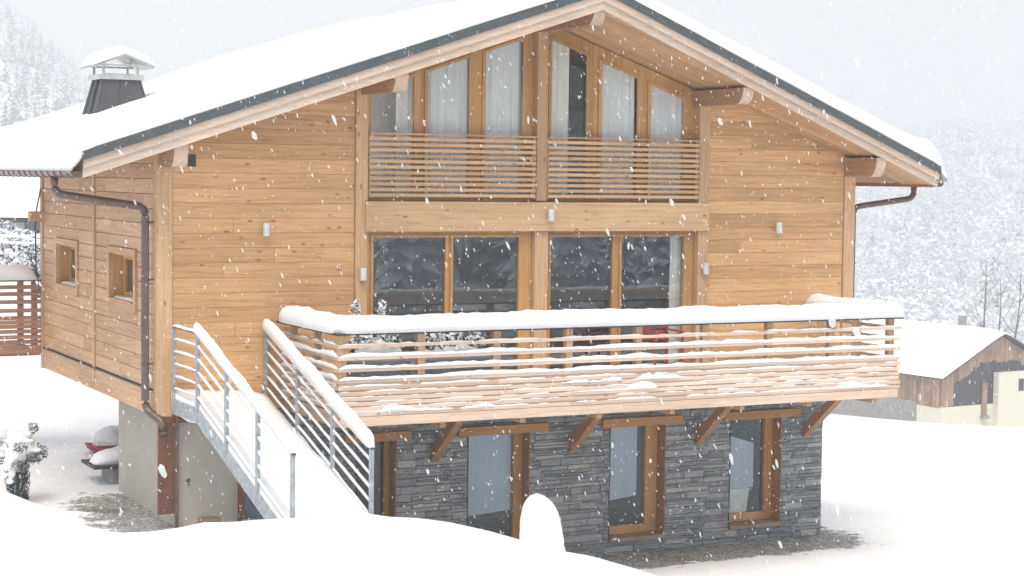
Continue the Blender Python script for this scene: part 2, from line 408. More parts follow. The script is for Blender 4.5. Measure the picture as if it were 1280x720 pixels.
# front wall: sheathing, cladding boards, posts
fwm = MB()
for (a, b) in ((.02, 2.86), (8.34, 11.18)):
    fwm.prism('y', roofclip([(a, 2.56), (b, 2.56), (b, 8.2), (a, 8.2)]), .012, .16)
fwm.prism('y', [(.02, 2.56), (11.18, 2.56), (11.18, 2.74), (.02, 2.74)], .013, .155)
fwm.prism('y', [(2.86, 5.0), (8.34, 5.0), (8.34, 5.34), (2.86, 5.34)], .0, .18)
front = fwm.build('front_wall', W_BACK, chalet)
ph = .197
for (a, b, off) in ((.19, 2.735, 0.), (8.455, 10.99, .07)):
    z = 2.56+off
    while z < 7.4:
        cuts = [a, b]
        if random.random() < .22: cuts = [a, a+(b-a)*random.uniform(.2, .8), b]
        for c0, c1 in zip(cuts, cuts[1:]):
            poly = roofclip([(c0+.0015, z+.0018), (c1-.0015, z+.0018), (c1-.0015, z+ph-.0006), (c0+.0015, z+ph-.0006)], 7.99)
            if len(poly) < 3 or (max(p[1] for p in poly)-min(p[1] for p in poly)) < .03: continue
            m = MB(); j = random.uniform(0, .005); m.prism('y', poly, -.016-j, .010, bev=.003)
            m.build('plank', W_FRONT, front, ((c0+c1)/2, 0, z))
        z += ph
def zpost(name, x0, x1, y0, y1, z0, m_=W_POST, c=7.96, par=front):
    m = MB(); m.prism('y', roofclip([(x0, z0), (x1, z0), (x1, 8.2), (x0, 8.2)], c), y0, y1, bev=.006)
    return m.build(name, m_, par, ((x0+x1)/2, y0, z0))
zpost('corner_post', -.02, .185, -.045, .15, 2.53); zpost('corner_post', 10.995, 11.2, -.045, .15, 2.6)
zpost('pilaster', 2.74, 2.915, -.06, .12, 2.7); zpost('pilaster', 8.27, 8.45, -.06, .12, 2.7)
m = MB(); m.box(5.51, 5.73, -.04, .17, 2.7, 4.93, bev=.006); m.build('centre_post', W_POST, front, (5.6, 0, 2.7))
zpost('centre_post', 5.52, 5.69, -.05, .17, 5.37)
m = MB(); m.box(2.87, 8.43, -.11, .0, 4.935, 5.355, bev=.008); m.build('floor_beam', W_BEAM, front, (5.6, -.1, 4.94))

# side wall
WIN_S = [(4.25, 5.50, 3.95, 4.58), (1.02, 2.28, 3.93, 4.58)]
def wall_pieces(mb, ax, f0, f1, a0, a1, z0, z1, ops):
    xs = sorted({a0, a1, *[o[0] for o in ops], *[o[1] for o in ops]})
    for p, q in zip(xs, xs[1:]):
        mid = (p+q)/2; segs = [(z0, z1)]
        for o in ops:
            if o[0] < mid < o[1]:
                n = []
                for s in segs:
                    if o[2] > s[0]: n.append((s[0], min(o[2], s[1])))
                    if o[3] < s[1]: n.append((max(o[3], s[0]), s[1]))
                segs = n
        for s in segs:
            if s[1]-s[0] > .001: mb.prism(ax, [(p, s[0]), (q, s[0]), (q, s[1]), (p, s[1])], f0, f1)
sm = MB(); wall_pieces(sm, 'x', .012, .20, .10, DEP, 2.56, 5.98, WIN_S)
side = sm.build('side_wall', W_BACK, chalet)
z = 2.87
while z < 5.95:
    for (b0, b1) in ((.16, 3.15), (3.24, 6.47)):
        ivs = [(b0, b1, z, z+ph)]
        for o in WIN_S:
            n = []
            for (p, q, c, d) in ivs:
                t0, t1, t2, t3 = o[0]-.10, o[1]+.10, o[2]-.12, o[3]+.09
                if q <= t0 or p >= t1 or d <= t2 or c >= t3: n.append((p, q, c, d)); continue
                if p < t0: n.append((p, t0, c, d))
                if q > t1: n.append((t1, q, c, d))
                if c < t2-.02: n.append((max(p, t0), min(q, t1), c, t2))
                if d > t3+.02: n.append((max(p, t0), min(q, t1), t3, d))
            ivs = n
        n = []
        for (p, q, c, d) in ivs:
            if q-p > 1.6 and random.random() < .5: k_ = random.uniform(p+.4, q-.4); n += [(p, k_, c, d), (k_, q, c, d)]
            else: n.append((p, q, c, d))
        ivs = n
        for (p, q, c, d) in ivs:
            m = MB(); j = random.uniform(0, .004)
            m.prism('x', [(p+.002, c+.003), (q-.002, c+.003), (q-.002, d-.002), (p+.002, d-.002)], -.014-j, .010, bev=.005)
            m.build('plank', W_SIDE, side, (0, (p+q)/2, c))
    z += ph
for (p, q, z0, z1) in ((3.15, 3.24, 2.66, 5.97), (6.48, 6.62, 2.52, 5.97)):
    m = MB(); m.box(-.045, .01, p, q, z0, z1, bev=.005); m.build('batten', W_POST, side, (0, p, z0))
for (p, q) in ((.16, 3.15), (3.152, 6.47)):
    m = MB(); m.box(-.03, .01, p, q, 2.535, 2.85, bev=.006); m.build('base_board', W_SIDE, side, (0, p, 2.53))
m = MB(); m.box(-.05, .011, .17, 6.46, 2.851, 2.866); m.build('base_flashing', M_DARK, side, (0, 3, 2.85))
for o in WIN_S:
    fr = MB(); y0, y1, z0, z1 = o
    t0, t1, t2, t3 = y0-.10, y1+.10, z0-.12, z1+.09
    wall_pieces(fr, 'x', -.05, .012, t0, t1, t2, t3, [o])
    wn = fr.build('window', W_SIDE, chalet, (0, (y0+y1)/2, z0))
    lin = MB()
    lin.box(.0, .19, y0-.001, y0+.02, z0, z1); lin.box(.0, .19, y1-.02, y1+.001, z0, z1)
    lin.box(.0, .19, y0+.021, y1-.021, z1-.02, z1+.001); lin.box(-.07, .19, y0+.021, y1-.021, z0-.001, z0+.022)
    lin.build('reveal', W_FRAME, wn, (0, y0, z0))
    sf = MB(); wall_pieces(sf, 'x', .155, .20, y0+.021, y1-.021, z0+.023, z1-.021, [(y0+.09, y1-.09, z0+.10, z1-.09)])
    sf.build('frame', W_FRAME, wn, (.15, y0, z0))
    one('pane', GLASS, wn, (.175, .185, y0+.089, y1-.089, z0+.099, z1-.089))
    sn = MB(); snow_strip(sn, [(.06, y0+.05, z0+.022), (.06, y1-.05, z0+.022)], .14, .035, seed=int(y0*9))
    o2 = sn.build('snow_on_sill', SNOW, None, (.06, y0, z0)); tag(o2, 'thin snow on the sill of the '+('left' if y0 > 3 else 'right')+' small side window', 'snow', 'snow on the side window sills')

# rear and right walls, floors, ceilings, rooms
m = MB(); m.prism('x', [(.16, 2.56), (DEP, 2.56), (DEP, 5.95), (.16, 5.95)], 11.02, 11.19); m.build('end_wall', W_SIDE, chalet)
m = MB(); m.box(.0, W, DEP-.14, DEP, 2.56, 5.45)
for a_, b_ in ((.0, .9), (5.75, 7.0), (8.9, W)): m.prism('y', roofclip([(a_, 5.451), (b_, 5.451), (b_, 8.2), (a_, 8.2)]), DEP-.14, DEP)  # gaps added in the unseen rear wall to let daylight reach the curtains
m.build('rear_wall', M_WALLW, chalet)
m = MB(); m.box(.2, 11.0, .17, 6.44, 2.60, 2.73); m.box(.2, 11.0, .19, 6.44, 5.06, 5.34); m.build('floor_slab', M_ROOM, chalet)
m = MB(); m.box(.2, 11., 4.0, 4.12, 2.74, 5.05)
for x_ in (2.7, 5.62, 8.5): m.box(x_-.05, x_+.05, 2.2, 6.4, 5.345, zs(x_)-.15)
m.build('partition', M_WALLW, chalet)

# upper glazing under the gable
def gl_top(x): return zs(x)-.235
bays = [[(3.0, 3.66), (3.85, 4.51), (4.74, 5.36)], [(5.80, 6.40), (6.63, 7.27), (7.47, 8.07)]]
ups = []
for hi, (bay, (e0, e1)) in enumerate(zip(bays, ((2.9, 5.54), (5.66, 8.36)))):
    for k, (a, b) in enumerate(bay):
        la = e0 if k == 0 else (bay[k-1][1]+a)/2; lb = e1 if k == 2 else (b+bay[k+1][0])/2
        fm = MB(); Y0, Y1 = .10, .14
        fm.prism('y', roofclip([(la, 5.36), (a, 5.36), (a, 8.2), (la, 8.2)], 7.97), Y0, Y1, bev=.004)
        fm.prism('y', roofclip([(b, 5.36), (lb, 5.36), (lb, 8.2), (b, 8.2)], 7.97), Y0, Y1, bev=.004)
        fm.prism('y', [(a, 5.36), (b, 5.36), (b, 5.47), (a, 5.47)], Y0+.002, Y1-.002)
        fm.prism('y', [(a, gl_top(a)), (b, gl_top(b)), (b, zs(b)-.03), (a, zs(a)-.03)], Y0+.003, Y1-.003)
        # a slimmer sash line standing proud of the frame
        s = .035
        fm.prism('y', [(a-s, 5.40), (a+.012, 5.40), (a+.012, gl_top(a)+.02), (a-s, gl_top(a)+.02)], Y0-.025, Y0-.002)
        fm.prism('y', [(b-.012, 5.40), (b+s, 5.40), (b+s, gl_top(b)+.02), (b-.012, gl_top(b)+.02)], Y0-.025, Y0-.002)
        fm.prism('y', [(a+.013, gl_top(a)-.012), (b-.013, gl_top(b)-.012), (b-.013, gl_top(b)+.03), (a+.013, gl_top(a)+.03)], Y0-.024, Y0-.001)
        wn = fm.build('gable_window', W_FRAME, chalet, ((a+b)/2, .1, 5.36))
        pm = MB(); pm.prism('y', [(a-.005, 5.465), (b+.005, 5.465), (b+.005, gl_top(b)+.01), (a-.005, gl_top(a)+.01)], Y0+.02, Y0+.03)
        pm.build('pane', GLASS_UP, wn, ((a+b)/2, .12, 5.5)); ups.append((a, b))
# main windows
for k, (a, b, g) in enumerate(((2.93, 5.50, ((3.03, 4.14), (4.24, 5.30))), (5.74, 8.26, ((5.80, 6.85), (6.99, 8.09))))):
    fm = MB(); wall_pieces(fm, 'y', .05, .13, a, b, 2.74, 4.93, [(p, q, 2.86, 4.855) for p, q in g])
    for p, q in g:
        wall_pieces(fm, 'y', .028, .049, p-.03, q+.03, 2.83, 4.885, [(p+.008, q-.008, 2.87, 4.85)])
    wn = fm.build('sliding_window', W_FRAME, chalet, ((a+b)/2, .05, 2.74))
    for p, q in g: one('pane', GLASS, wn, (p-.004, q+.004, .08, .09, 2.855, 4.86))

# wall lights
def wall_light(x, z):
    m = MB(); n = 14
    m.tube([(x, -.115, z-.085), (x, -.115, z+.085)], .048, 16)
    b = m.build('wall_light', M_WHITE, chalet, (x, -.1, z), smooth=False)
    m = MB(); m.box(x-.03, x+.03, -.075, -.02, z-.03, z+.03); m.build('bracket', M_ZINC, b, (x, -.05, z))
    m = MB(); m.tube([(x, -.115, z-.088), (x, -.115, z-.0855)], .036, 12); m.build('lens', M_DARK, b, (x, -.11, z-.08))
for x, z in ((1.44, 4.97), (9.70, 4.98), (2.83, 4.36), (8.38, 4.37)): wall_light(x, z)
def wall_light_beam(x, z):
    m = MB(); m.tube([(x, -.185, z-.085), (x, -.185, z+.085)], .048, 16); b = m.build('wall_light', M_WHITE, chalet, (x, -.18, z))
    m = MB(); m.box(x-.03, x+.03, -.15, -.108, z-.03, z+.03); m.build('bracket', M_ZINC, b, (x, -.13, z))
wall_light_beam(5.69, 5.17)

# upper balustrade: slats, end stiles, uprights
def balustrade(a, b, ups_):
    bal = empty('balustrade', ((a+b)/2, -.03, 5.39), chalet)
    for x in [a+.02, *ups_, b-.02]: one('upright', W_POST, bal, (x-.022, x+.022, -.035, -.005, 5.40, 6.27))
    zz = 5.415
    for k in range(11):
        m = MB(); m.box(a, b, -.068, -.037, zz, zz+.046, bev=.004); m.build('slat', W_USLAT, bal, ((a+b)/2, -.05, zz)); zz += .0775
    m = MB(); m.box(a, b, -.09, .0, 6.268, 6.292, bev=.004); m.build('handrail', W_USLAT, bal, ((a+b)/2, -.05, 6.27))
balustrade(2.93, 5.50, [3.79]); balustrade(5.70, 8.26, [7.41])

# ---- roof
def ye(x): return -1.74+1.09*abs(x-RC)/6.73
def yr(x): return 8.05-1.0*abs(x-RC)/6.73
XL, XR = RC-6.73, RC+6.73
rm = MB()
for s in (-1, 1):
    xe = RC+s*6.73; vs = []
    for x, in ((RC,), (xe,)):
        for y in (ye(x)+.02, yr(x)-.02):
            vs += [(x, y, zs(x)+.022), (x, y, zs(x)+.235)]
    rm.add(vs, [(0, 1, 3, 2), (4, 6, 7, 5), (0, 4, 5, 1), (2, 3, 7, 6), (0, 2, 6, 4), (1, 5, 7, 3)])
roof = rm.build('roof', W_SOFF, chalet)
# soffit boards, running down the slope
y = -1.72; bw = .142
while y < .12:
    for s in (-1, 1):
        lim = lambda yy: 6.73 if yy > -.65 else max(0, (yy+1.74)/1.09*6.73-.06)
        l0, l1 = lim(y), lim(y+bw-.020)
        if l1 < .25: continue
        vs = []
        for (d0, yy) in ((0.09, y), (min(6.70, max(.1, l0)), y), (min(6.70, l1), y+bw-.020), (0.09, y+bw-.020)):
            x = RC+s*d0; vs += [(x, yy, zs(x)-.002-(.014 if yy > y else 0)), (x, yy, zs(x)+.02)]
        m = MB(); m.add(vs, [(0, 2, 4, 6), (1, 7, 5, 3), (0, 1, 3, 2), (2, 3, 5, 4), (4, 5, 7, 6), (6, 7, 1, 0)])
        m.build('soffit_board', W_SOFF, roof, (RC+s*2, y, zs(RC+s*2)))
    y += bw
# side eave soffits
for s in (-1, 1):
    for k in range(5):
        a = 5.62+k*.215; b = a+.205
        x0, x1 = RC+s*a, RC+s*b; vs = []
        for x in (x0, x1):
            for yy in (.16, 7.0): vs += [(x, yy, zs(x)-.003), (x, yy, zs(x)+.019)]
        m = MB(); m.add(vs, [(0, 2, 6, 4), (1, 5, 7, 3), (0, 1, 3, 2), (4, 6, 7, 5), (0, 4, 5, 1), (2, 3, 7, 6)])
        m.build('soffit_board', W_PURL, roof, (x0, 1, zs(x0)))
# fascias along the prow-shaped rake, three steps; front and rear
def rake(name, s, off, th, zl, zh, m_, rear=False, ext=0.):
    vs = []
    for d in (0, 6.73+ext):
        x = RC+s*d; yy = (yr(x)+off if rear else ye(x)-off)
        for q in ((0, zl), (0, zh), (th, zh), (th, zl)):
            vs.append((x, yy+(-q[0] if rear else q[0]), 7.96-TS*d+q[1]))
    m = MB(); m.add(vs, [(0, 1, 2, 3), (7, 6, 5, 4), (0, 4, 5, 1), (1, 5, 6, 2), (2, 6, 7, 3), (3, 7, 4, 0)])
    return m.build(name, m_, roof, (RC+s*3.4, ye(RC+s*3.4), zs(RC+s*3.4)))
for s in (-1, 1):
    rake('fascia_board', s, .0, .045, 0, .135, W_FASC); rake('fascia_board', s, .032, .07, .115, .225, W_FASC)
    rake('roof_edge_sheet', s, .06, .10, .220, .335, M_SHEET, ext=.02)
    rake('fascia_board', s, .0, .045, 0, .225, W_FASC, rear=True)
    # eave board
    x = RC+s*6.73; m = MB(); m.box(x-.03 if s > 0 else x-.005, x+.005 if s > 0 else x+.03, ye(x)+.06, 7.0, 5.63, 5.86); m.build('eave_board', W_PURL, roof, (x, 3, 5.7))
# purlins with rounded ends
def purlin(x, zb, zt, yend, wd=.18):
    ht = zt-zb; prof = [(.12, zb), (.12, zt), (yend, zt)]
    for k in range(1, 7):
        a = k/6*math.pi/2; prof.append((yend+.16*(1-math.cos(a)) if False else yend+.17*(1-math.cos(a)), zt-ht*math.sin(a)*.999))
    m = MB(); m.prism('x', prof, x-wd/2, x+wd/2)
    # end grain shown paler
    k = len(prof); mi = [0]*len(m.f)
    for i, f in enumerate(m.f[:k]):
        if 2 <= i < k-1: mi[i] = 1
    m.m = mi
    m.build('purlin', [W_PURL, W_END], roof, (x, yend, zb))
for x, zb, zt, yd in ((RC, 7.77, 7.99, -1.66), (8.31, 6.80, 7.03, -1.25), (2.89, 6.80, 7.03, -1.25), (11.08, 5.78, 6.07, -.82), (.10, 5.78, 6.07, -.72)): purlin(x, zb, zt, yd)
m = MB(); m.box(.40, .50, -.03, -.018, 5.79, 5.95); m.build('dark_gap_patch', M_DARK, front, (.45, -.02, 5.8))  # flat dark patch put in for the shaded gap beside the purlin
# gutters, downpipes
def gutter(s):
    x = RC+s*6.80; m = MB(); n = 8; ys = [ye(x)+.02, 7.1]; zc = 5.71; r = .075
    pr = [(x+s*r*math.cos(math.pi*k/n)*-1, zc-r*math.sin(math.pi*k/n)) for k in range(n+1)]
    pi_ = [(x+(p[0]-x)*.9, zc-(zc-p[1])*.9) for p in pr[::-1]]
    m.prism('y', pr+pi_, ys[0], ys[1]); m.prism('y', pr, ys[0]-.01, ys[0]-.001)
    g = m.build('gutter', M_PIPE, chalet, (x, 3, 5.6))
    yy = ys[0]+.2
    while yy < 6.9:
        mm = MB(); rr = .085
        q = [(x+s*rr*math.cos(math.pi*k/n)*-1, zc-rr*math.sin(math.pi*k/n)) for k in range(n+1)]
        mm.prism('y', [(p[0], p[1]) for p in q]+[(x+(p[0]-x)*.9, zc-(zc-p[1])*.9) for p in q[::-1]], yy, yy+.035)
        mm.build('gutter_bracket', M_PIPE, g, (x, yy, zc)); yy += .35
gutter(-1); gutter(1)
def curve(pts, r=.12, n=5):
    P = [Vector(p) for p in pts]; o = [P[0]]
    for i in range(1, len(P)-1):
        a = P[i]+(P[i-1]-P[i]).normalized()*r; b = P[i]+(P[i+1]-P[i]).normalized()*r
        for k in range(n+1):
            t = k/n; o.append(a*(1-t)**2+P[i]*2*t*(1-t)+b*t*t)
    o.append(P[-1]); return o
m = MB(); m.tube(curve([(-1.19, .62, 5.64), (-1.19, .62, 5.42), (-.13, .13, 5.26), (-.13, .13, 2.62), (.05, -.12, 2.46), (.05, -.12, 2.3)]), .052, 12)
dp = m.build('downpipe', M_PIPE, chalet, (-.13, .13, 2.5), smooth=True)
for zz in (3.2, 4.3, 5.05):
    m = MB(); m.tube([(-.13, .13, zz), (-.13, .13, zz+.03)], .06, 12); m.box(-.13, .0, .12, .14, zz+.005, zz+.025); m.build('pipe_clip', M_PIPE, dp, (-.13, .13, zz))
m = MB(); m.tube(curve([(12.38, -.02, 5.64), (12.38, -.02, 5.45), (11.29, .12, 5.30), (11.29, .12, 2.7)]), .048, 12)
dp = m.build('downpipe', M_PIPE, chalet, (11.29, .12, 2.7), smooth=True)
for zz in (3.0, 4.4): m = MB(); m.tube([(11.29, .12, zz), (11.29, .12, zz+.03)], .055, 12); m.build('pipe_clip', M_PIPE, dp, (11.29, .12, zz))

# chimney with its little gabled cowl
def roofz(x): return zs(x, 8.29)
cm = MB(); y0, y1 = 2.5, 3.35; xa, xb, ta, tb = -.25, .62, -.04, .50
bt = [(xa, y0, roofz(xa)-.1), (xb, y0, roofz(xb)-.1), (xb, y1+.1, roofz(xb)-.1), (xa, y1+.1, roofz(xa)-.1)]
tp = [(ta, y0+.14, 7.02), (tb, y0+.14, 7.02), (tb, y1-.1, 7.02), (ta, y1-.1, 7.02)]
cm.add(bt+tp, [(3, 2, 1, 0), (4, 5, 6, 7), (0, 1, 5, 4), (1, 2, 6, 5), (2, 3, 7, 6), (3, 0, 4, 7)])
ch = cm.build('chimney', M_SLATE, chalet, (.2, 2.9, 6.4))
for t in (0, .5, 1.):      # standing seams on the sheet
    p = Vector(bt[0]).lerp(Vector(bt[1]), t); q = Vector(tp[0]).lerp(Vector(tp[1]), t)
    m = MB(); m.beam(p+Vector((0, -.008, 0)), q+Vector((0, -.008, 0)), .022, .02); m.build('seam', M_SLATE, ch, p)
for t in (.35, .75):
    p = Vector(bt[0]).lerp(Vector(bt[3]), t); q = Vector(tp[0]).lerp(Vector(tp[3]), t)
    m = MB(); m.beam(p, q, .03, .06); m.build('seam', M_SLATE, ch, p)
m = MB(); m.box(ta-.05, tb+.05, y0+.09, y1-.05, 7.022, 7.095); m.box(ta+.08, tb-.08, y0+.2, y1-.2, 7.095, 7.11); m.build('collar', M_ZINC, ch, (.2, 2.9, 7.0))
for px_ in (ta+.02, tb-.03):
    for py in (y0+.16, y1-.14):
        m = MB(); m.box(px_-.016, px_+.016, py-.016, py+.016, 7.096, 7.24); m.build('cowl_post', M_ZINC, ch, (px_, py, 7.1))
m = MB(); c0, c1 = -.17, .66; cy0, cy1 = y0-.02, y1+.06
m.prism('y', [(c0, 7.19), ((c0+c1)/2, 7.36), (c1, 7.19), (c1, 7.215), ((c0+c1)/2, 7.387), (c0, 7.215)], cy0, cy1)
m.box(c0+.05, c1-.05, cy0+.1, cy0+.14, 7.215, 7.24); m.box(c0+.05, c1-.05, cy1-.14, cy1-.1, 7.215, 7.24)
m.build('cowl', M_ZINC, ch, (.24, 2.9, 7.2))
m = MB()
rows = []
for j in range(9):
    yy = cy0-.02+(cy1-cy0+.04)*j/8; e = math.sqrt(max(.02, 1-abs(j/4-1)**3)); row = []
    for i in range(17):
        xx = c0-.03+(c1-c0+.06)*i/16; ex = math.sqrt(max(0, 1-abs(i/8-1)**3.2))
        bz = 7.387-.172*abs(xx-.245)/.445
        row.append((xx, yy, bz+.004+(.12+.08*abs(xx-.245)/.445)*e*ex))
    rows.append(row)
vs = [q for r in rows for q in r]; b0 = len(vs); vs += [(q[0], q[1], 7.385-.172*abs(q[0]-.245)/.445+.001) for r in rows for q in r]
fs = [(j*17+i, j*17+i+1, (j+1)*17+i+1, (j+1)*17+i) for j in range(8) for i in range(16)]
fs += [tuple(b0+k for k in f[::-1]) for f in fs]
for i in range(16): fs += [(i, b0+i, b0+i+1, i+1), (8*17+i+1, b0+8*17+i+1, b0+8*17+i, 8*17+i)]
for j in range(8): fs += [(j*17, (j+1)*17, b0+(j+1)*17, b0+j*17), (j*17+16, b0+j*17+16, b0+(j+1)*17+16, (j+1)*17+16)]
m.add(vs, fs); tag(m.build('snow_on_cowl', SNOW, None, (.24, 2.9, 7.39), smooth=True), 'rounded cap of snow lying on the chimney cowl', 'snow')

# roof snow
def build_roof_snow():
    nx, ny = 150, 70; top = []; bot = []
    for i in range(nx+1):
        x = XL-.15+(XR-XL+.30)*i/nx; xc = min(max(x, XL), XR); a, b = ye(xc)-.05, yr(xc)+.03
        for j in range(ny+1):
            t = j/ny; t = .5-.5*math.cos(math.pi*t) if True else t
            y = a+(b-a)*t
            d = abs(x-RC); ridge = math.sqrt(d*d+.16)-.4*math.exp(-d*2) if d < 3 else d
            zb = 8.295-TS*d
            T = .205+.13*sstep(6.0, 6.75, d)+.035*noise.noise(Vector((x*.5, y*.5, 1)))+.012*noise.noise(Vector((x*2, y*2, 4)))
            dx = min(x-(XL-.15), XR+.15-x); dy = min(y-a, b-y)
            e = 1.
            if dx < .34: e *= math.sqrt(max(0, 1-(1-dx/.34)**2))
            if dy < .16: e *= math.sqrt(max(0, 1-(1-dy/.16)**2))**.8
            zt = 8.295-TS*(math.sqrt(d*d+.12)-.1)+max(.0, T)*e+.0
            sag = .19*(1-dx/.34)**1.6 if dx < .34 else 0
            wob = .025*noise.noise(Vector((x*.9, y*1.3, 6)))
            top.append((x, y+(wob if dy < .05 else 0), zt-sag*(.8)+.001)); bot.append((x, y, min(zb+.004, zt-sag-.001) if dx > .15 else min(zb, zt-sag)-.04))
    k = len(top); m1 = ny+1
    fs = [(i*m1+j, (i+1)*m1+j, (i+1)*m1+j+1, i*m1+j+1) for i in range(nx) for j in range(ny)]
    fs2 = [tuple(k+q for q in f[::-1]) for f in fs]
    for i in range(nx):
        fs2 += [(i*m1, k+i*m1, k+(i+1)*m1, (i+1)*m1), (i*m1+ny, (i+1)*m1+ny, k+(i+1)*m1+ny, k+i*m1+ny)]
    for j in range(ny):
        fs2 += [(j, j+1, k+j+1, k+j), (nx*m1+j+1, nx*m1+j, k+nx*m1+j, k+nx*m1+j+1)]
    m = MB(); m.add(top+bot, fs+fs2)
    tag(m.build('roof_snow', SNOW, None, (RC, 3, 8), smooth=True), 'deep smooth snow covering the whole chalet roof', 'snow')
build_roof_snow()

# ---- basement: stone front, plaster corner, steel post
OPS = [(2.80, 3.40, .6, 2.04), (4.50, 5.50, .22, 2.04), (6.83, 7.80, .30, 2.04), (8.96, 9.92, .34, 2.04), (1.17, 1.95, .9, 2.2)]
sw = MB(); wall_pieces(sw, 'y', .03, .42, 1.12, 10.70, -.3, 2.56, OPS)
sw.prism('x', [(.42, -.3), (6.3, -.3), (6.3, 2.56), (.42, 2.56)], 10.30, 10.69)
stone_wall = sw.build('stone_wall', STONE, chalet)
rows_ = []; px0 = 1.13
while px0 < 10.69:
    px1 = min(px0+random.uniform(.5, 1.1), 10.70); kk = int(px0*97)
    if 10.70-px1 < .3: px1 = 10.70
    z = .0-random.uniform(0, .05)
    while z < 2.53:
        h = random.choice((.028, .035, .045, .05, .06, .07, .09, .11)); h = min(h, 2.555-z); zq = z+h/2
        sA = px0+(.16*noise.noise(Vector((zq*7, px0*3.1, 0))) if px0 > 1.2 else 0); sB = px1+(.16*noise.noise(Vector((zq*7, px1*3.1, 0))) if px1 < 10.69 else 0); x = sA
        if h < .015: break
        while x < sB-.02:
            l = random.uniform(.12, .55)*(1.25 if h < .06 else 1); a, b = x, min(x+l, sB)
            if sB-b < .08: b = sB
            segs = [(a, b)]
            for o in OPS:
                if z < o[3]-.01 and z+h > o[2]+.01:
                    n = []
                    for (p, q) in segs:
                        if q <= o[0] or p >= o[1]: n.append((p, q)); continue
                        if p < o[0]: n.append((p, o[0]))
                        if q > o[1]: n.append((o[1], q))
                    segs = n
            for (p, q) in segs:
                if q-p > .03: rows_.append((p, q, z, min(z+h, 2.555)))
            x = b
        z += h
    px0 = px1
rows_.sort(key=lambda r: -((r[1]-r[0])*(r[3]-r[2]))*(1. if r[1] > 3.3 else .2))
def stone_mesh(seed):
    rr = random.Random(seed); vs = []; nx, nz = 5, 3
    for k in range(nz):
        for i in range(nx):
            e = (i in (0, nx-1)) or (k in (0, nz-1))
            vs.append((i/(nx-1)-.5+(0 if i in (0, nx-1) else rr.uniform(-.06, .06)), (.45 if e else -.5+rr.uniform(-.35, .35)), k/(nz-1)+(rr.uniform(-.03, .03) if k == 1 else 0)))
    n = len(vs)
    for k in range(nz):
        for i in range(nx):
            if (i in (0, nx-1)) or (k in (0, nz-1)): pass
    fs = [(k*nx+i, k*nx+i+1, (k+1)*nx+i+1, (k+1)*nx+i) for k in range(nz-1) for i in range(nx-1)]
    return vs, fs
protos = []
for k in range(14):
    # blocks: front face chiselled, edges turning back into the joint
    rr = random.Random(k); m = MB()
    g = []; U = [0, .015, .35, .68, .985, 1]; V = [0, .07, .5, .93, 1]
    for vi, v_ in enumerate(V):
        for ui, u_ in enumerate(U):
            edge = ui in (0, 5) or vi in (0, 4)
            g.append((u_-.5, (1. if edge else rr.uniform(0, .55)), v_))
    fs = [(a*6+b, a*6+b+1, (a+1)*6+b+1, (a+1)*6+b) for a in range(4) for b in range(5)]
    me = bpy.data.meshes.new('stone'); me.from_pydata(g, [], fs); me.materials.append(STONE); me.update(); protos.append((me, g, fs))
rest = MB()
for k, (p, q, a, b) in enumerate(rows_):
    me, g, fs = random.choice(protos); dpt = random.uniform(.028, .043); gp = .0006
    if k < 295:
        o = bpy.data.objects.new('stone', me); link(o, stone_wall, ((p+q)/2, .031-dpt, a+gp)); o.scale = (q-p-2*gp, dpt, b-a-2*gp)
    else: rest.add([((p+q)/2+v[0]*(q-p-2*gp), .031-dpt+v[1]*dpt, a+gp+v[2]*(b-a-2*gp)) for v in g], fs)
o = rest.build('stone', STONE, stone_wall, (5, 0, 0)); o['kind'] = 'stuff'
# end stones on the right return are seen edge-on only: a rough quoin strip
m = MB(); zz = 0.
while zz < 2.5:
    h = random.uniform(.07, .14); m.box(10.691, 10.715+random.uniform(0, .012), .03, 1.2+random.uniform(0, .4), zz+.003, min(zz+h, 2.55)-.003); zz += h
m.build('quoins', STONE, stone_wall, (10.7, .3, 0))['kind'] = 'stuff'
# lintels
for a, b in ((2.6, 3.60), (4.33, 5.77), (6.68, 8.06), (8.81, 10.24)):
    m = MB(); m.box(a, b, -.06, .02, 2.035, 2.165, bev=.006); m.build('lintel', W_LINT, chalet, ((a+b)/2, -.05, 2.04))
# basement doors (glazed) set back in the openings
def door(a, b, z0, gr, panel):
    Y0, Y1 = .24, .31; fm = MB(); z1 = 2.03
    wall_pieces(fm, 'y', Y0, Y1, a+.001, b-.001, z0, z1, [(a+.03, gr, z0+.13, z1-.03)])
    fm.prism('y', [(gr+.004, z0+.12), (gr+.03, z0+.12), (gr+.03, z1-.02), (gr+.004, z1-.02)], Y0-.02, Y0-.001)
    d = fm.build('glazed_door', W_FRAME, chalet, ((a+b)/2, .2, z0))
    one('pane', GLASS_UP, d, (a+.025, gr+.004, Y0+.03, Y0+.04, z0+.125, z1-.025))
    one('jamb_lining', W_BRACE, d, (b-.012, b-.001, .0, Y0-.022, z0, 2.03)); one('jamb_lining', M_DARK, d, (a+.001, a+.01, .0, Y0-.022, z0, 2.03))
    m = MB(); m.box(a+.011, b-.013, -.03, Y0-.022, z0-.06, z0-.002); m.build('door_sill', W_SILL, d, ((a+b)/2, .05, z0-.05))
    return d
door(2.80, 3.40, .62, 3.31, 0); door(4.50, 5.50, .30, 5.35, 0); door(6.83, 7.80, .37, 7.58, 0); door(8.96, 9.92, .40, 9.76, 0)
m = MB(); m.box(1.17, 1.95, .25, .31, .9, 2.19); m.build('basement_door', M_SHUT, chalet, (1.5, .25, .9))
m = MB(); m.box(1.10, 1.169, -.05, .25, .7, 2.2); m.build('door_jamb', M_POST, chalet, (1.13, 0, .7))
m = MB(); m.box(.9, 10.3, 3.6, 3.7, .0, 2.55); m.box(1.25, 10.3, .43, 3.6, -.02, .18); m.build('basement_room', M_DARK, chalet)
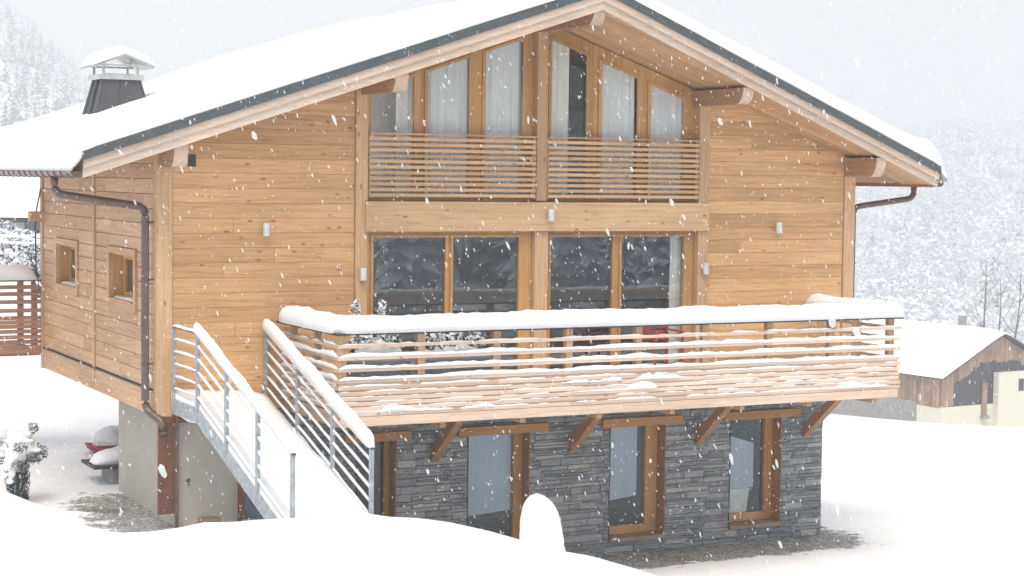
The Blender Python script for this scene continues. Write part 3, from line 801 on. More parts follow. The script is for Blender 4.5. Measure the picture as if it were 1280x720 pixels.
m = MB(); m.box(.26, 1.10, .02, .30, .6, 2.555); m.box(.26, .50, .301, 2.92, .6, 2.54); m.box(.501, 1.2, 2.70, 2.92, .6, 2.54)
pw = m.build('plaster_wall', M_PLAST, chalet, (.5, .5, .7))
m = MB(); m.tube([(.40, .018, 1.66), (.40, -.06, 1.66), (.40, -.065, 1.61)], .012, 8); m.box(.385, .415, -.07, -.06, 1.655, 1.70); m.build('garden_tap', M_DARK, pw, (.4, 0, 1.66))
m = MB(); m.box(.0, .225, -.03, .018, 1.24, 2.50, bev=.005); m.build('corner_steel_post', M_POST, chalet, (.1, 0, .7))
m = MB(); m.tube([(.245, -.045, .95), (.245, -.045, 2.5)], .022, 8); m.build('conduit', M_PIPE, chalet, (.24, -.04, .95))
m = MB(); m.box(.0, 1.5, -.04, .019, 2.44, 2.53); m.build('steel_beam', M_POST, chalet, (.7, 0, 2.45))
m = MB(); m.box(.55, .80, -.20, .0, .85, 1.16); m.build('step_block', W_SILL, chalet, (.65, -.1, .9))

# ---- deck
XD0, XD1, YD = 1.67, 10.31, -2.2
dm = MB(); dm.box(XD0+.02, XD1-.02, YD+.06, -.07, 2.60, 2.66)
for x in np.linspace(XD0+.3, XD1-.3, 8): dm.box(x-.04, x+.04, YD+.08, -.07, 2.50, 2.598)
deck = dm.build('deck', W_BEAM, chalet, (6, -1.1, 2.6))
for k in range(15):
    y = YD+.07+k*.138
    one('deck_board', W_SLAT, deck, (XD0+.02, XD1-.02, y, y+.132, 2.662, 2.69))
m = MB(); m.box(XD0-.01, XD1+.03, YD-.05, YD-.005, 2.585, 2.705, bev=.005); m.build('rim_board', W_SLAT, deck, (6, YD, 2.6))
m = MB(); m.box(XD0-.03, XD0+.01, YD, -.08, 2.585, 2.705, bev=.005); m.build('rim_board', W_SLATY, deck, (XD0, -1.1, 2.6))
m = MB(); m.box(XD1-.01, XD1+.03, YD, -.08, 2.585, 2.705, bev=.005); m.build('rim_board', W_SLATY, deck, (XD1, -1.1, 2.6))
SL = [3.590, 3.437, 3.292, 3.152, 3.068, 2.998, 2.932, 2.868, 2.805, 2.735]
rail = MB(); rail = None
pxs = np.linspace(XD0+.04, XD1-.07, 9)
for x in pxs:
    m = MB(); m.box(x-.05, x+.05, YD+.002, YD+.095, 2.60, 3.728, bev=.005); m.build('rail_post', W_POST, deck, (x, YD, 2.6))
for x, ys_ in ((XD0+.04, (-1.3, -.45)), (XD1-.07, (-1.4, -.5))):
    for y in ys_: m = MB(); m.box(x-.045, x+.045, y-.045, y+.045, 2.6, 3.728, bev=.005); m.build('rail_post', W_POST, deck, (x, y, 2.6))
for k, z in enumerate(SL):
    h = .042 if k < 4 else .049; jx = random.uniform(-.02, .02)
    cuts = [XD0-.04, *(pxs[[3, 6]] if k % 2 else pxs[[2, 5]]), XD1+.06+jx]
    for a, b in zip(cuts, cuts[1:]):
        m = MB(); m.box(a+.001, b-.001, YD-.045, YD-(.001 if k < 4 else .022), z-h/2, z+h/2, bev=.004); m.build('slat', W_SLAT, deck, ((a+b)/2, YD, z))
    m = MB(); m.box(XD0-.04, XD0-.011, YD, -.12, z-h/2, z+h/2, bev=.004); m.build('slat', W_SLATY, deck, (XD0, -1.1, z))
    m = MB(); m.box(XD1-.02, XD1+.022, YD, -.12, z-h/2, z+h/2, bev=.004); m.build('slat', W_SLATY, deck, (XD1, -1.1, z))
    if k >= 4:   # a second layer of slats behind closes the lower half
        zb = z+.034; m = MB(); m.box(XD0-.02, XD1+.03, YD-.0205, YD-.0015, zb-.031, zb+.027); m.build('slat', W_SLAT, deck, (6, YD+.1, zb))
m = MB(); m.box(XD0-.08, XD1+.08, YD-.08, YD+.14, 3.729, 3.757, bev=.005); m.build('rail_cap', M_DARK, deck, (6, YD, 3.73))
for x in (XD0+.02, XD1-.05): m = MB(); m.box(x-.10, x+.10, YD+.141, -.1, 3.729, 3.757); m.build('rail_cap', M_DARK, deck, (x, -1, 3.73))
for x in (3.97, 6.19, 8.38, 10.36):
    m = MB(); m.prism('x', [(.0, 1.72), (.0, 1.90), (-.95, 2.595), (-.95-.17, 2.595), (-.02, 1.70)], x-.06, x+.06, bev=.006); m.build('brace', W_BRACE, deck, (x, 0, 1.7))
m = MB(); snow_strip(m, curve([(XD0+.03, -.15, 3.757), (XD0+.03, YD+.03, 3.757), (XD1+.12, YD+.03, 3.757)], .16, 8), .30, .215, nz=.065, seed=2, taper=.22)
tag(m.build('snow_on_rail', SNOW, None, (6, YD, 3.757), smooth=True), 'long thick snow along the front deck rail', 'snow', 'snow along the deck rails')
m = MB(); snow_strip(m, [(XD1-.05, YD+.1, 3.757), (XD1-.05, -.15, 3.757)], .24, .22, nz=.08, seed=3, taper=.3)
tag(m.build('snow_on_rail', SNOW, None, (XD1, -1, 3.757), smooth=True), 'thick snow on the short right end of the deck rail', 'snow', 'snow along the deck rails')
m = MB()
for k, z in enumerate(SL):
    h = .021
    if 1 <= k <= 3: snow_strip(m, [(XD0-.03, YD-.022, z+h), (XD1+.04, YD-.022, z+h)], .06, .045, nz=.35, seed=20+k)
    else: snow_strip(m, [(XD0-.03, YD-.022, z+h), (XD1+.04, YD-.022, z+h)], .045, .018 if k < 9 else .03, nz=.8, seed=20+k, patch=.30, seg=.05)
    if 1 <= k <= 3: snow_strip(m, [(XD0-.026, YD+.02, z+h), (XD0-.026, -.15, z+h)], .05, .055, nz=.3, seed=40+k)
    else: snow_strip(m, [(XD0-.026, YD+.02, z+h), (XD0-.026, -.15, z+h)], .04, .025, nz=.4, seed=40+k, patch=.1)
for sx, k, l in ((4.75, 5, .95), (5.9, 5, .7), (2.2, 9, 1.6), (9.2, 9, 1.0), (5.75, 7, .5)):
    snow_strip(m, [(sx, YD-.03, SL[k]+.02), (sx+l, YD-.03, SL[k]+.02)], .065, .06, nz=.75, seed=int(sx*10), seg=.04)
tag(m.build('snow_on_slats', SNOW, None, (6, YD, 3), smooth=True), 'thin lines of snow resting on the deck railing slats', 'snow', kind='stuff')
m = MB(); nx, ny = 60, 14
vs = [(XD0+.03+(XD1-XD0-.06)*i/nx, YD+.12+(-.08-YD-.12)*j/ny, 2.69+.27+.05*noise.noise(Vector((i*.3, j*.4, 0)))) for j in range(ny+1) for i in range(nx+1)]
n_ = len(vs); vs += [(v[0], v[1], 2.692) for v in vs]; q = nx+1
fs = [(j*q+i, j*q+i+1, (j+1)*q+i+1, (j+1)*q+i) for j in range(ny) for i in range(nx)]; fs += [tuple(n_+k for k in f[::-1]) for f in fs]
for i in range(nx): fs += [(i, n_+i, n_+i+1, i+1), (ny*q+i+1, n_+ny*q+i+1, n_+ny*q+i, ny*q+i)]
for j in range(ny): fs += [(j*q, (j+1)*q, n_+(j+1)*q, n_+j*q), (j*q+nx, n_+j*q+nx, n_+(j+1)*q+nx, (j+1)*q+nx)]
m.add(vs, fs); tag(m.build('snow_on_deck', SNOW, None, (6, -1, 2.7), smooth=True), 'even layer of snow on the deck floor behind the railing', 'snow')

# ---- curtains
def curtain(a, b, z0, ztop, mt, label, y=.155):
    n = int((b-a)*60)+8; m = MB(); vs = []; sd_ = random.random()*9
    for i in range(n+1):
        x = a+(b-a)*i/n; yy = y+.012*math.sin((x+sd_)*46)+.005*math.sin((x+sd_)*101+1)
        vs += [(x, yy, z0), (x+.006*math.sin(x*60), yy+.004*math.sin(x*31), (z0+ztop(x))/2), (x, yy, ztop(x))]
    k = len(vs); vs += [(v[0], v[1]+.004, v[2]) for v in vs]; fs = []
    for i in range(n):
        for j in range(2): fs += [(i*3+j, i*3+3+j, i*3+4+j, i*3+1+j), (k+i*3+1+j, k+i*3+4+j, k+i*3+3+j, k+i*3+j)]
    fs += [(0, 1, k+1, k), (1, 2, k+2, k+1), (3*n, k+3*n, k+3*n+1, 3*n+1), (3*n+1, k+3*n+1, k+3*n+2, 3*n+2)]
    m.add(vs, fs); tag(m.build('curtain', mt, None, ((a+b)/2, y, z0), smooth=True), label, 'curtain', 'curtains in the chalet windows')
ct = lambda x: gl_top(x)+.05
curtain(3.40, 3.84, 5.37, ct, CURTC, 'cream half drawn curtain in the leftmost gable window')
curtain(3.86, 4.62, 5.37, ct, CURT, 'grey white curtain filling the second gable window from the left')
curtain(4.66, 5.36, 5.37, ct, CURT, 'grey white curtain in the tall gable window left of the centre post')
curtain(5.78, 6.13, 5.37, ct, CURTC, 'cream curtain drawn aside in the tall window right of the centre post')
curtain(6.60, 7.24, 5.37, ct, CURT, 'white curtain in the second gable window right of the centre post')
curtain(7.42, 8.15, 5.37, ct, CURT, 'short white curtain in the rightmost gable window')
curtain(7.93, 8.22, 2.74, lambda x: 4.9, CURTC, 'pale curtain at the right end of the large deck window', y=.17)

def blind(poly, y, mt, name, label, cat):
    m = MB(); m.prism('y', poly, y, y+.012); tag(m.build(name, mt, None, (poly[0][0], y, poly[0][1])), label, cat)
M_BLIND_REFL = cloth('blind_and_reflection', (.46, .53, .64))
blind([(4.56, .80), (5.42, .86), (5.42, 2.05), (4.56, 2.05)], .34, M_BLIND_REFL, 'blind_or_reflection', 'blue grey sheet standing in for the reflection in the basement door left of the snow mound', 'blind')  # the blue grey reflection in this pane, built as a cloth sheet
blind([(6.9, .86), (7.50, .92), (7.50, 2.05), (6.9, 2.05)], .34, M_BLIND_REFL, 'blind_or_reflection', 'blue grey blind behind the middle basement door, dark gap at its right', 'blind')
blind([(9.02, .90), (9.63, .90), (9.63, 1.60), (9.02, 1.78)], .34, M_BLIND_REFL, 'panel', 'slanting blue grey panel leaning behind the rightmost basement door', 'panel')
blind([(9.02, .50), (9.50, .50), (9.56, .895), (9.02, .895)], .335, M_PALEP, 'white_board', 'pale board standing behind the foot of the rightmost basement door', 'board')
# ---- outside staircase in galvanised steel
st = empty('staircase', (.8, -2.4, 2.0)); tag(st, 'galvanised steel outdoor staircase under snow beside the deck', 'staircase')
def zl(y): return 3.72 if y > -1.25 else 3.72-.302*(-1.25-y)
def zr_(y): return 3.68-.305*(-.05-y)
LX, RX = .15, 1.45
LP = [-.22, -1.25, -2.39, -3.52, -4.66]; RP = [-.08, -1.3, -2.52, -3.75]
for X, P_, Z in ((LX, LP, zl), (RX, RP, zr_)):
    for y in P_:
        low = .97 if y != P_[-1] else 1.0
        one('stair_post', M_GALV, st, (X-.02, X+.02, y-.03, y+.03, Z(y)-low, Z(y)-.012))
    for k in range(5):
        dz = .16*(k+1)
        m = MB()
        for a, b in zip(P_, P_[1:]): m.beam((X, a, Z(a)-dz), (X, b, Z(b)-dz), .014, .014)
        m.build('railing_bar', M_GALV, st, (X, P_[0], Z(P_[0])-dz))
    m = MB()
    for a, b in zip(P_, P_[1:]): m.beam((X, a+(.03 if a == P_[0] else 0), Z(a)), (X, b-(.035 if b == P_[-1] else 0), Z(b)), .05, .022)
    m.build('handrail', M_PIPE, st, (X, P_[0], Z(P_[0])))
    m = MB(); pts = []
    for y in ([P_[0]+.05, -1.25, P_[-1]+.1] if X == LX else [P_[0]+.05, P_[-1]+.1]): pts.append((X, y, Z(y)-1.03))
    for a, b in zip(pts, pts[1:]): m.beam(a, b, .012, .19)
    m.build('stringer', M_GALV, st, pts[0])
for k in range(13):
    y = -.3-.34*k; zA = (2.86 if y > -1.2 else 2.86-.285*(-1.2-y))-.15; zB = 2.80+.268*y-.15; m = MB()
    vs = [(x, yy, z+dz) for dz in (-.03, 0) for (x, z) in ((LX+.02, zA), (RX-.02, zB)) for yy in (y-.14, y+.14)]
    m.add(vs, [(0, 1, 3, 2), (4, 6, 7, 5), (0, 4, 5, 1), (2, 3, 7, 6), (0, 2, 6, 4), (1, 5, 7, 3)]); m.build('tread', M_GALV, st, (.8, y, zB))
for X, P_, Z, lb, wd_, ht_ in ((LX, LP, zl, 'rounded snow ridge on the left handrail of the staircase', .085, .10), (RX, RP, zr_, 'rounded snow ridge on the right handrail nearest the deck', .12, .16)):
    m = MB()
    if X == LX:
        snow_strip(m, [(X, P_[0]+.05, Z(0)+.01), (X, -1.2, Z(0)+.01)], .05, .035, nz=.2, seed=8)
        snow_strip(m, [(X, -1.12, Z(0)+.01), (X, -1.25, Z(0)+.01), (X, P_[-1]-.02, Z(P_[-1])+.01)], wd_, .125, nz=.10, seed=12, taper=.1)
    else: snow_strip(m, [(X, P_[0]+.05, Z(P_[0])+.01), (X, P_[-1]-.02, Z(P_[-1])+.01)], wd_, ht_, nz=.12, seed=int(X*9), taper=.12)
    tag(m.build('snow_on_handrail', SNOW, None, (X, -2, 3), smooth=True), lb, 'snow', 'snow on the stair handrails')
m = MB()
for X, P_, Z in ((LX, LP, zl), (RX, RP, zr_)):
    for k in range(5):
        dz = .16*(k+1)-.006
        pts = [(X, y, Z(y)-dz) for y in ((P_[0], -1.25, P_[-1]) if X == LX else (P_[0], P_[-1]))]
        snow_strip(m, pts, .03, .026, nz=.3, seed=60+k, seg=.12)
tag(m.build('snow_on_bars', SNOW, None, (.8, -2, 3), smooth=True), 'thin snow lines on the railing bars of the staircase', 'snow', kind='stuff')
m = MB(); nx, ny = 12, 44; vs = []
for j in range(ny+1):
    y = -.06-5.0*j/ny
    for i in range(nx+1):
        t = i/nx; x = LX+.012+(RX-LX-.03)*t
        zl_ = (2.86 if y > -1.2 else 2.86-.285*(-1.2-y)); zrr = 2.80-.268*(-y)
        z = zl_*(1-t)+zrr*t+.05*math.sin(math.pi*t)+.045*noise.noise(Vector((x*2, y*2.4, 0)))
        vs.append((x, y, max(z, 1.75)))
n_ = len(vs); vs += [(v[0], v[1], v[2]-.28) for v in vs]; q = nx+1
fs = [(j*q+i, j*q+i+1, (j+1)*q+i+1, (j+1)*q+i) for j in range(ny) for i in range(nx)]; fs += [tuple(n_+k for k in f[::-1]) for f in fs]
for i in range(nx): fs += [(i, n_+i, n_+i+1, i+1), (ny*q+i+1, n_+ny*q+i+1, n_+ny*q+i, ny*q+i)]
for j in range(ny): fs += [(j*q, (j+1)*q, n_+(j+1)*q, n_+j*q), (j*q+nx, n_+j*q+nx, n_+(j+1)*q+nx, (j+1)*q+nx)]
m.add(vs, fs); tag(m.build('snow_on_stairs', SNOW, None, (.8, -2.4, 2), smooth=True), 'unbroken snow burying the treads of the staircase', 'snow')

# ---- rear left balcony of the chalet
bal = MB(); bal.box(-3.2, -.05, 6.62, 8.0, 2.72, 2.80); rb = bal.build('rear_balcony', W_RED, chalet, (-1.5, 7, 2.75))
m = MB(); m.box(-3.2, -.05, 6.56, 6.61, 2.76, 2.90, bev=.004); m.build('rim_board', W_RED, rb, (-1.5, 6.6, 2.8))
for k, z in enumerate((3.84, 3.73, 3.60, 3.46, 3.34, 3.27, 3.20, 3.12, 3.03, 2.95)):
    m = MB(); m.box(-3.2, -.05, 6.565, 6.60, z-.034, z+.03, bev=.004); m.build('slat', W_RED, rb, (-1.5, 6.58, z))
for x in (-.14, -.36, -1.5, -2.7): m = MB(); m.box(x-.045, x+.045, 6.601, 6.68, 2.78, 3.93); m.build('rail_post', W_RED, rb, (x, 6.64, 2.8))
m = MB(); m.box(-3.2, -.03, 6.53, 6.70, 3.93, 3.96); m.build('rail_cap', M_PIPE, rb, (-1.5, 6.6, 3.93))
m = MB(); m.box(-.24, -.0, 6.45, 6.63, 4.90, 5.06, bev=.006); m.build('beam_stub', W_POST, rb, (-.1, 6.5, 4.9))
m = MB(); m.tube([(-.12, 6.56, 3.96), (-.135, 6.56, 4.9)], .012, 6); m.tube([(-.12, 6.56, 5.06), (-.03, 6.56, 5.5)], .012, 6); m.build('tie_rod', M_DARK, rb, (-.12, 6.56, 4))
m = MB(); snow_strip(m, [(-3.2, 6.62, 3.96), (-.1, 6.62, 3.96)], .30, .24, nz=.08, seed=77)
tag(m.build('snow_on_rail', SNOW, None, (-1.5, 6.6, 3.96), smooth=True), 'smooth thick snow on the reddish rear balcony rail at far left', 'snow')

# ---- things on the deck
def leafy(mb, c, r, n, sz, mi=(0, 1), pw=.5, flat=.6):
    for _ in range(n):
        d = Vector(rng.normal(size=3)).normalized(); p = Vector(c)+Vector((d.x*r[0], d.y*r[1], d.z*r[2]))*(random.random()**.33)
        a = Vector(rng.normal(size=3)).normalized(); b = a.cross(d).normalized() if a.cross(d).length > .1 else Vector((0, 0, 1))
        s = sz*random.uniform(.5, 1.4)
        mb.add([p-a*s, p+b*s*flat, p+a*s, p-b*s*flat], [(0, 1, 2, 3)], mi[0] if random.random() < pw else mi[1])
def planter(x0, x1, label, seeds):
    t = empty('planter', ((x0+x1)/2, -1.75, 2.97)); tag(t, label, 'planter', 'planters behind the deck rail')
    m = MB(); m.box(x0, x1, -1.92, -1.56, 2.93, 3.36, bev=.01); m.build('box', M_GREY, t, ((x0+x1)/2, -1.75, 2.93))
    for s_ in seeds:
        x = x0+(x1-x0)*s_; m = MB()
        for _ in range(9): m.tube([(x, -1.74, 3.33), (x+random.uniform(-.14, .14), -1.74+random.uniform(-.1, .1), 3.66)], .006, 4, 1)
        leafy(m, (x, -1.74, 3.56), (.2, .14, .17), 260, .032, (0, 1), .72)
        m.build('shrub', [FROST, NEEDLE], t, (x, -1.74, 3.36))
    m = MB(); snow_strip(m, [(x0+.02, -1.74, 3.362), (x1-.02, -1.74, 3.362)], .32, .2, nz=.4, seed=int(x0*31)); tag(m.build('snow_layer', SNOW, None, (x0, -1.74, 3.362), smooth=True), 'snow heaped on the '+('corner' if x0 < 2.5 else 'second')+' planter behind the deck rail', 'snow')
planter(1.95, 2.75, 'grey planter with snowy evergreen twigs in the left corner of the deck', (.25, .7))
planter(2.9, 3.9, 'grey planter with snow dusted shrubs second along the deck rail', (.2, .5, .85))
for px_, top_ in ((2.12, 4.02), (2.47, 4.0)):
    m = MB(); leafy(m, (px_, -1.6, 4.0), (.06, .05, .13), 150, .024, (0, 1), .82); m.tube([(px_, -1.6, 3.35), (px_, -1.6, 4.1)], .006, 4, 1)
    tag(m.build('twig', [FROST, NEEDLE], None, (px_, -1.6, 3.4)), 'snow tipped twig poking above the deck rail snow, '+('left one' if px_ < 2.3 else 'right one'), 'twig', 'twigs above the deck rail')
def chair(x, y, lb):
    t = empty('patio_chair', (x, y, 2.97)); tag(t, lb, 'chair')
    m = MB(); m.box(x-.25, x+.25, y-.24, y+.24, 3.30, 3.335, bev=.01); m.build('seat', M_RED, t, (x, y, 3.3))
    for k in range(4): one('back_slat', M_RED, t, (x-.24, x+.24, y+.22, y+.24, 3.38+k*.085, 3.43+k*.085))
    for sx in (-1, 1):
        for sy in (-1, 1): one('leg', M_RED, t, (x+sx*.23-.015, x+sx*.23+.015, y+sy*.22-.015, y+sy*.22+.015, 2.90, 3.72 if sy > 0 else 3.52))
        one('armrest', M_RED, t, (x+sx*.23-.025, x+sx*.23+.025, y-.235, y+.205, 3.521, 3.545))
chair(7.12, -.9, 'red slatted patio chair half hidden behind the deck rail')

# ---- snow lump in front
def lump(cx, cy, z0, h, r, name, label, cat, lean=(0, 0), pw=.55, seed=0):
    m = MB(); n, K = 40, 22; vs = []
    for j in range(K+1):
        t = j/K
        for i in range(n):
            a = 2*math.pi*i/n; rr = r*(max(0, 1-t**2.4)**pw)*(1+.14*noise.noise(Vector((math.cos(a)*1.3, math.sin(a)*1.3, t*2.4+seed))))
            vs.append((cx+lean[0]*t+rr*math.cos(a), cy+lean[1]*t+rr*math.sin(a), z0+h*t))
    fs = [(j*n+i, j*n+(i+1) % n, (j+1)*n+(i+1) % n, (j+1)*n+i) for j in range(K) for i in range(n)]; fs.append(tuple(range(n))[::-1])
    m.add(vs, fs); return tag(m.build(name, SNOW, None, (cx, cy, z0), smooth=True), label, cat)
def mound(cx, cy, z0, h, r):
    m = MB(); n, K = 44, 30; vs = []
    for j in range(K+1):
        t = j/K; rr0 = r*(1.08-.56*t)*(math.sqrt(max(0, 1-((t-.76)/.24)**2)) if t > .76 else 1)
        for i in range(n):
            a = 2*math.pi*i/n; rr = rr0*(1+.26*noise.noise(Vector((math.cos(a)*1.1, math.sin(a)*1.1, t*2.1+3)))+.07*noise.noise(Vector((math.cos(a)*3, math.sin(a)*3, t*9))))+.05*max(0, .25-t)
            sh = -.10*t
            vs.append((cx+rt.x*sh+rr*math.cos(a), cy+rt.y*sh+rr*math.sin(a), z0+h*t))
    m.add(vs, [(j*n+i, j*n+(i+1) % n, (j+1)*n+(i+1) % n, (j+1)*n+i) for j in range(K) for i in range(n)]+[tuple(range(n))[::-1]])
    tag(m.build('snow_mound', SNOW, None, (cx, cy, z0), smooth=True), 'tall rounded snow mound in front of the stone wall doors', 'snow mound')
mound(3.07, -5.0, 1.15, .97, .30)

# ---- left yard: bush, red thing, slab
def snowy_bush(x, y, z, label):
    t = empty('conifer_shrub', (x, y, z)); tag(t, label, 'shrub')
    m = MB()
    for _ in range(1500):
        a = random.uniform(0, 6.28); zz = random.uniform(0, .62); r = .17*(1-.3*abs(zz/.62-.6))*random.uniform(.4, 1)
        p = Vector((x+r*math.cos(a), y+r*math.sin(a), z+zz)); d = Vector((math.cos(a)*.6, math.sin(a)*.6, 1)).normalized()
        s = random.uniform(.03, .07); q = d.cross(Vector((random.random(), random.random(), .1))).normalized()*.008
        m.add([p-q, p+q, p+d*s], [(0, 1, 2)], 0)
    m.build('foliage', [NEEDLE], t, (x, y, z))
    m = MB(); m.tube([(x, y, z-.3), (x, y, z+1.2)], [.03, .008], 6); m.build('trunk', M_BARK, t, (x, y, z))
    m = MB()
    for _ in range(9):
        a = random.uniform(0, 6.28); tip = Vector((x+.32*math.cos(a), y+.32*math.sin(a), z+random.uniform(.55, 1.15)))
        m.tube([(x, y, z+.45), ((x+tip.x)/2, (y+tip.y)/2, tip.z-.05), tip], [.012, .008, .004], 5, 1)
        leafy(m, tip, (.11, .11, .09), 110, .02, (0, 1), .35)
    m.build('branch', [NEEDLE, TWIG], t, (x, y, z+.6))
    return t
p = onz(22, 622, 1.12)
snowy_bush(p.x, p.y, H(p.x, p.y), 'dark green conifer shrub bowed under heavy snow at far left')
k_ = Vector(p)
mm = MB()
lumps = []
for _ in range(15):      # drooping boughs, each loaded with a row of snow pads
    az_, rise_, ln = random.uniform(0, 6.28), random.uniform(.55, 1.15), random.uniform(.18, .40)
    for q_ in range(6):
        t_ = q_/5; lumps.append((math.cos(az_)*ln*t_, math.sin(az_)*ln*t_*.8, rise_+.10*t_-.30*t_*t_, random.uniform(.07, .12)*(1.2-.5*t_), random.uniform(.07, .11)*(1.15-.45*t_)))
lumps += [(0, 0, .70, .26, .17), (.02, 0, .9, .3, .15), (-.03, .02, 1.1, .22, .10)]
for i, (dx, dy, dz, hh, rr_) in enumerate(lumps):
    n, K = 18, 10; vs = []
    for j in range(K+1):
        t = -1+2*j/K
        for q_ in range(n):
            a = 2*math.pi*q_/n; r_ = rr_*math.sqrt(max(0, 1-t*t))*(1+.25*noise.noise(Vector((math.cos(a)*1.9, math.sin(a)*1.9, t*2+i*3))))
            vs.append((p.x+dx+r_*math.cos(a), p.y+dy+r_*math.sin(a), H(p.x, p.y)+dz+hh*.5*t))
    mm.add(vs, [(j*n+i_, j*n+(i_+1) % n, (j+1)*n+(i_+1) % n, (j+1)*n+i_) for j in range(K) for i_ in range(n)])
o_ = mm.build('snow_load', SNOW, None, (p.x, p.y, 1.8), smooth=True); q_ = o_.modifiers.new('r', 'REMESH'); q_.mode = 'VOXEL'; q_.voxel_size = .018; q_.use_smooth_shade = True; q_ = o_.modifiers.new('s', 'SMOOTH'); q_.iterations = 3
tag(o_, 'clumps of heavy snow on the shrub at far left', 'snow')
# red sledge under snow
p = onz(134, 556, 1.2); hz = H(p.x, p.y); t = empty('sledge', (p.x, p.y, hz)); tag(t, 'red plastic sledge half buried in snow behind the plaster wall', 'sledge')
m = MB(); vs = []; n = 14
for j, (s_, zz) in enumerate(((.80, .0), (1., .16), (1.04, .17), (.92, .05))):
    for i in range(n):
        a = 2*math.pi*i/n; vs.append((p.x+.36*s_*math.cos(a), p.y+.24*s_*math.sin(a), hz+zz*.75+.02+(.03 if math.cos(a) < -.7 else 0)))
m.add(vs, [(j*n+i, j*n+(i+1) % n, (j+1)*n+(i+1) % n, (j+1)*n+i) for j in range(3) for i in range(n)]+[tuple(range(n))[::-1], tuple(3*n+i for i in range(n))])
m.build('hull', M_RED, t, (p.x, p.y, hz), smooth=True)
lump(p.x+.14, p.y+.10, hz+.07, .36, .37, 'snow_heap', 'rounded heap of snow on top of the red sledge', 'snow heap', pw=.5, seed=4)
# bench: dark slab on stone blocks
p = onz(138, 600, 1.1); hz = H(p.x, p.y); t = empty('bench', (p.x, p.y, hz)); tag(t, 'low dark slab bench on rough stones beside the plaster wall', 'bench')
one('slab', M_DARK, t, (p.x-.32, p.x+.6, p.y-.3, p.y+.5, hz+.26, hz+.30))
for dx in (.05, .42): m = MB(); m.box(p.x+dx-.1, p.x+dx+.12, p.y-.2, p.y+.35, hz-.06, hz+.258, bev=.03); m.build('stone_block', M_CONC, t, (p.x+dx, p.y, hz))
m = MB(); snow_strip(m, [(p.x-.26, p.y+.1, hz+.30), (p.x+.56, p.y+.1, hz+.30)], .55, .20, nz=.1, seed=90, taper=.3)
tag(m.build('snow_layer', SNOW, None, (p.x, p.y, hz+.3), smooth=True), 'soft pillow of snow on the low slab bench', 'snow')

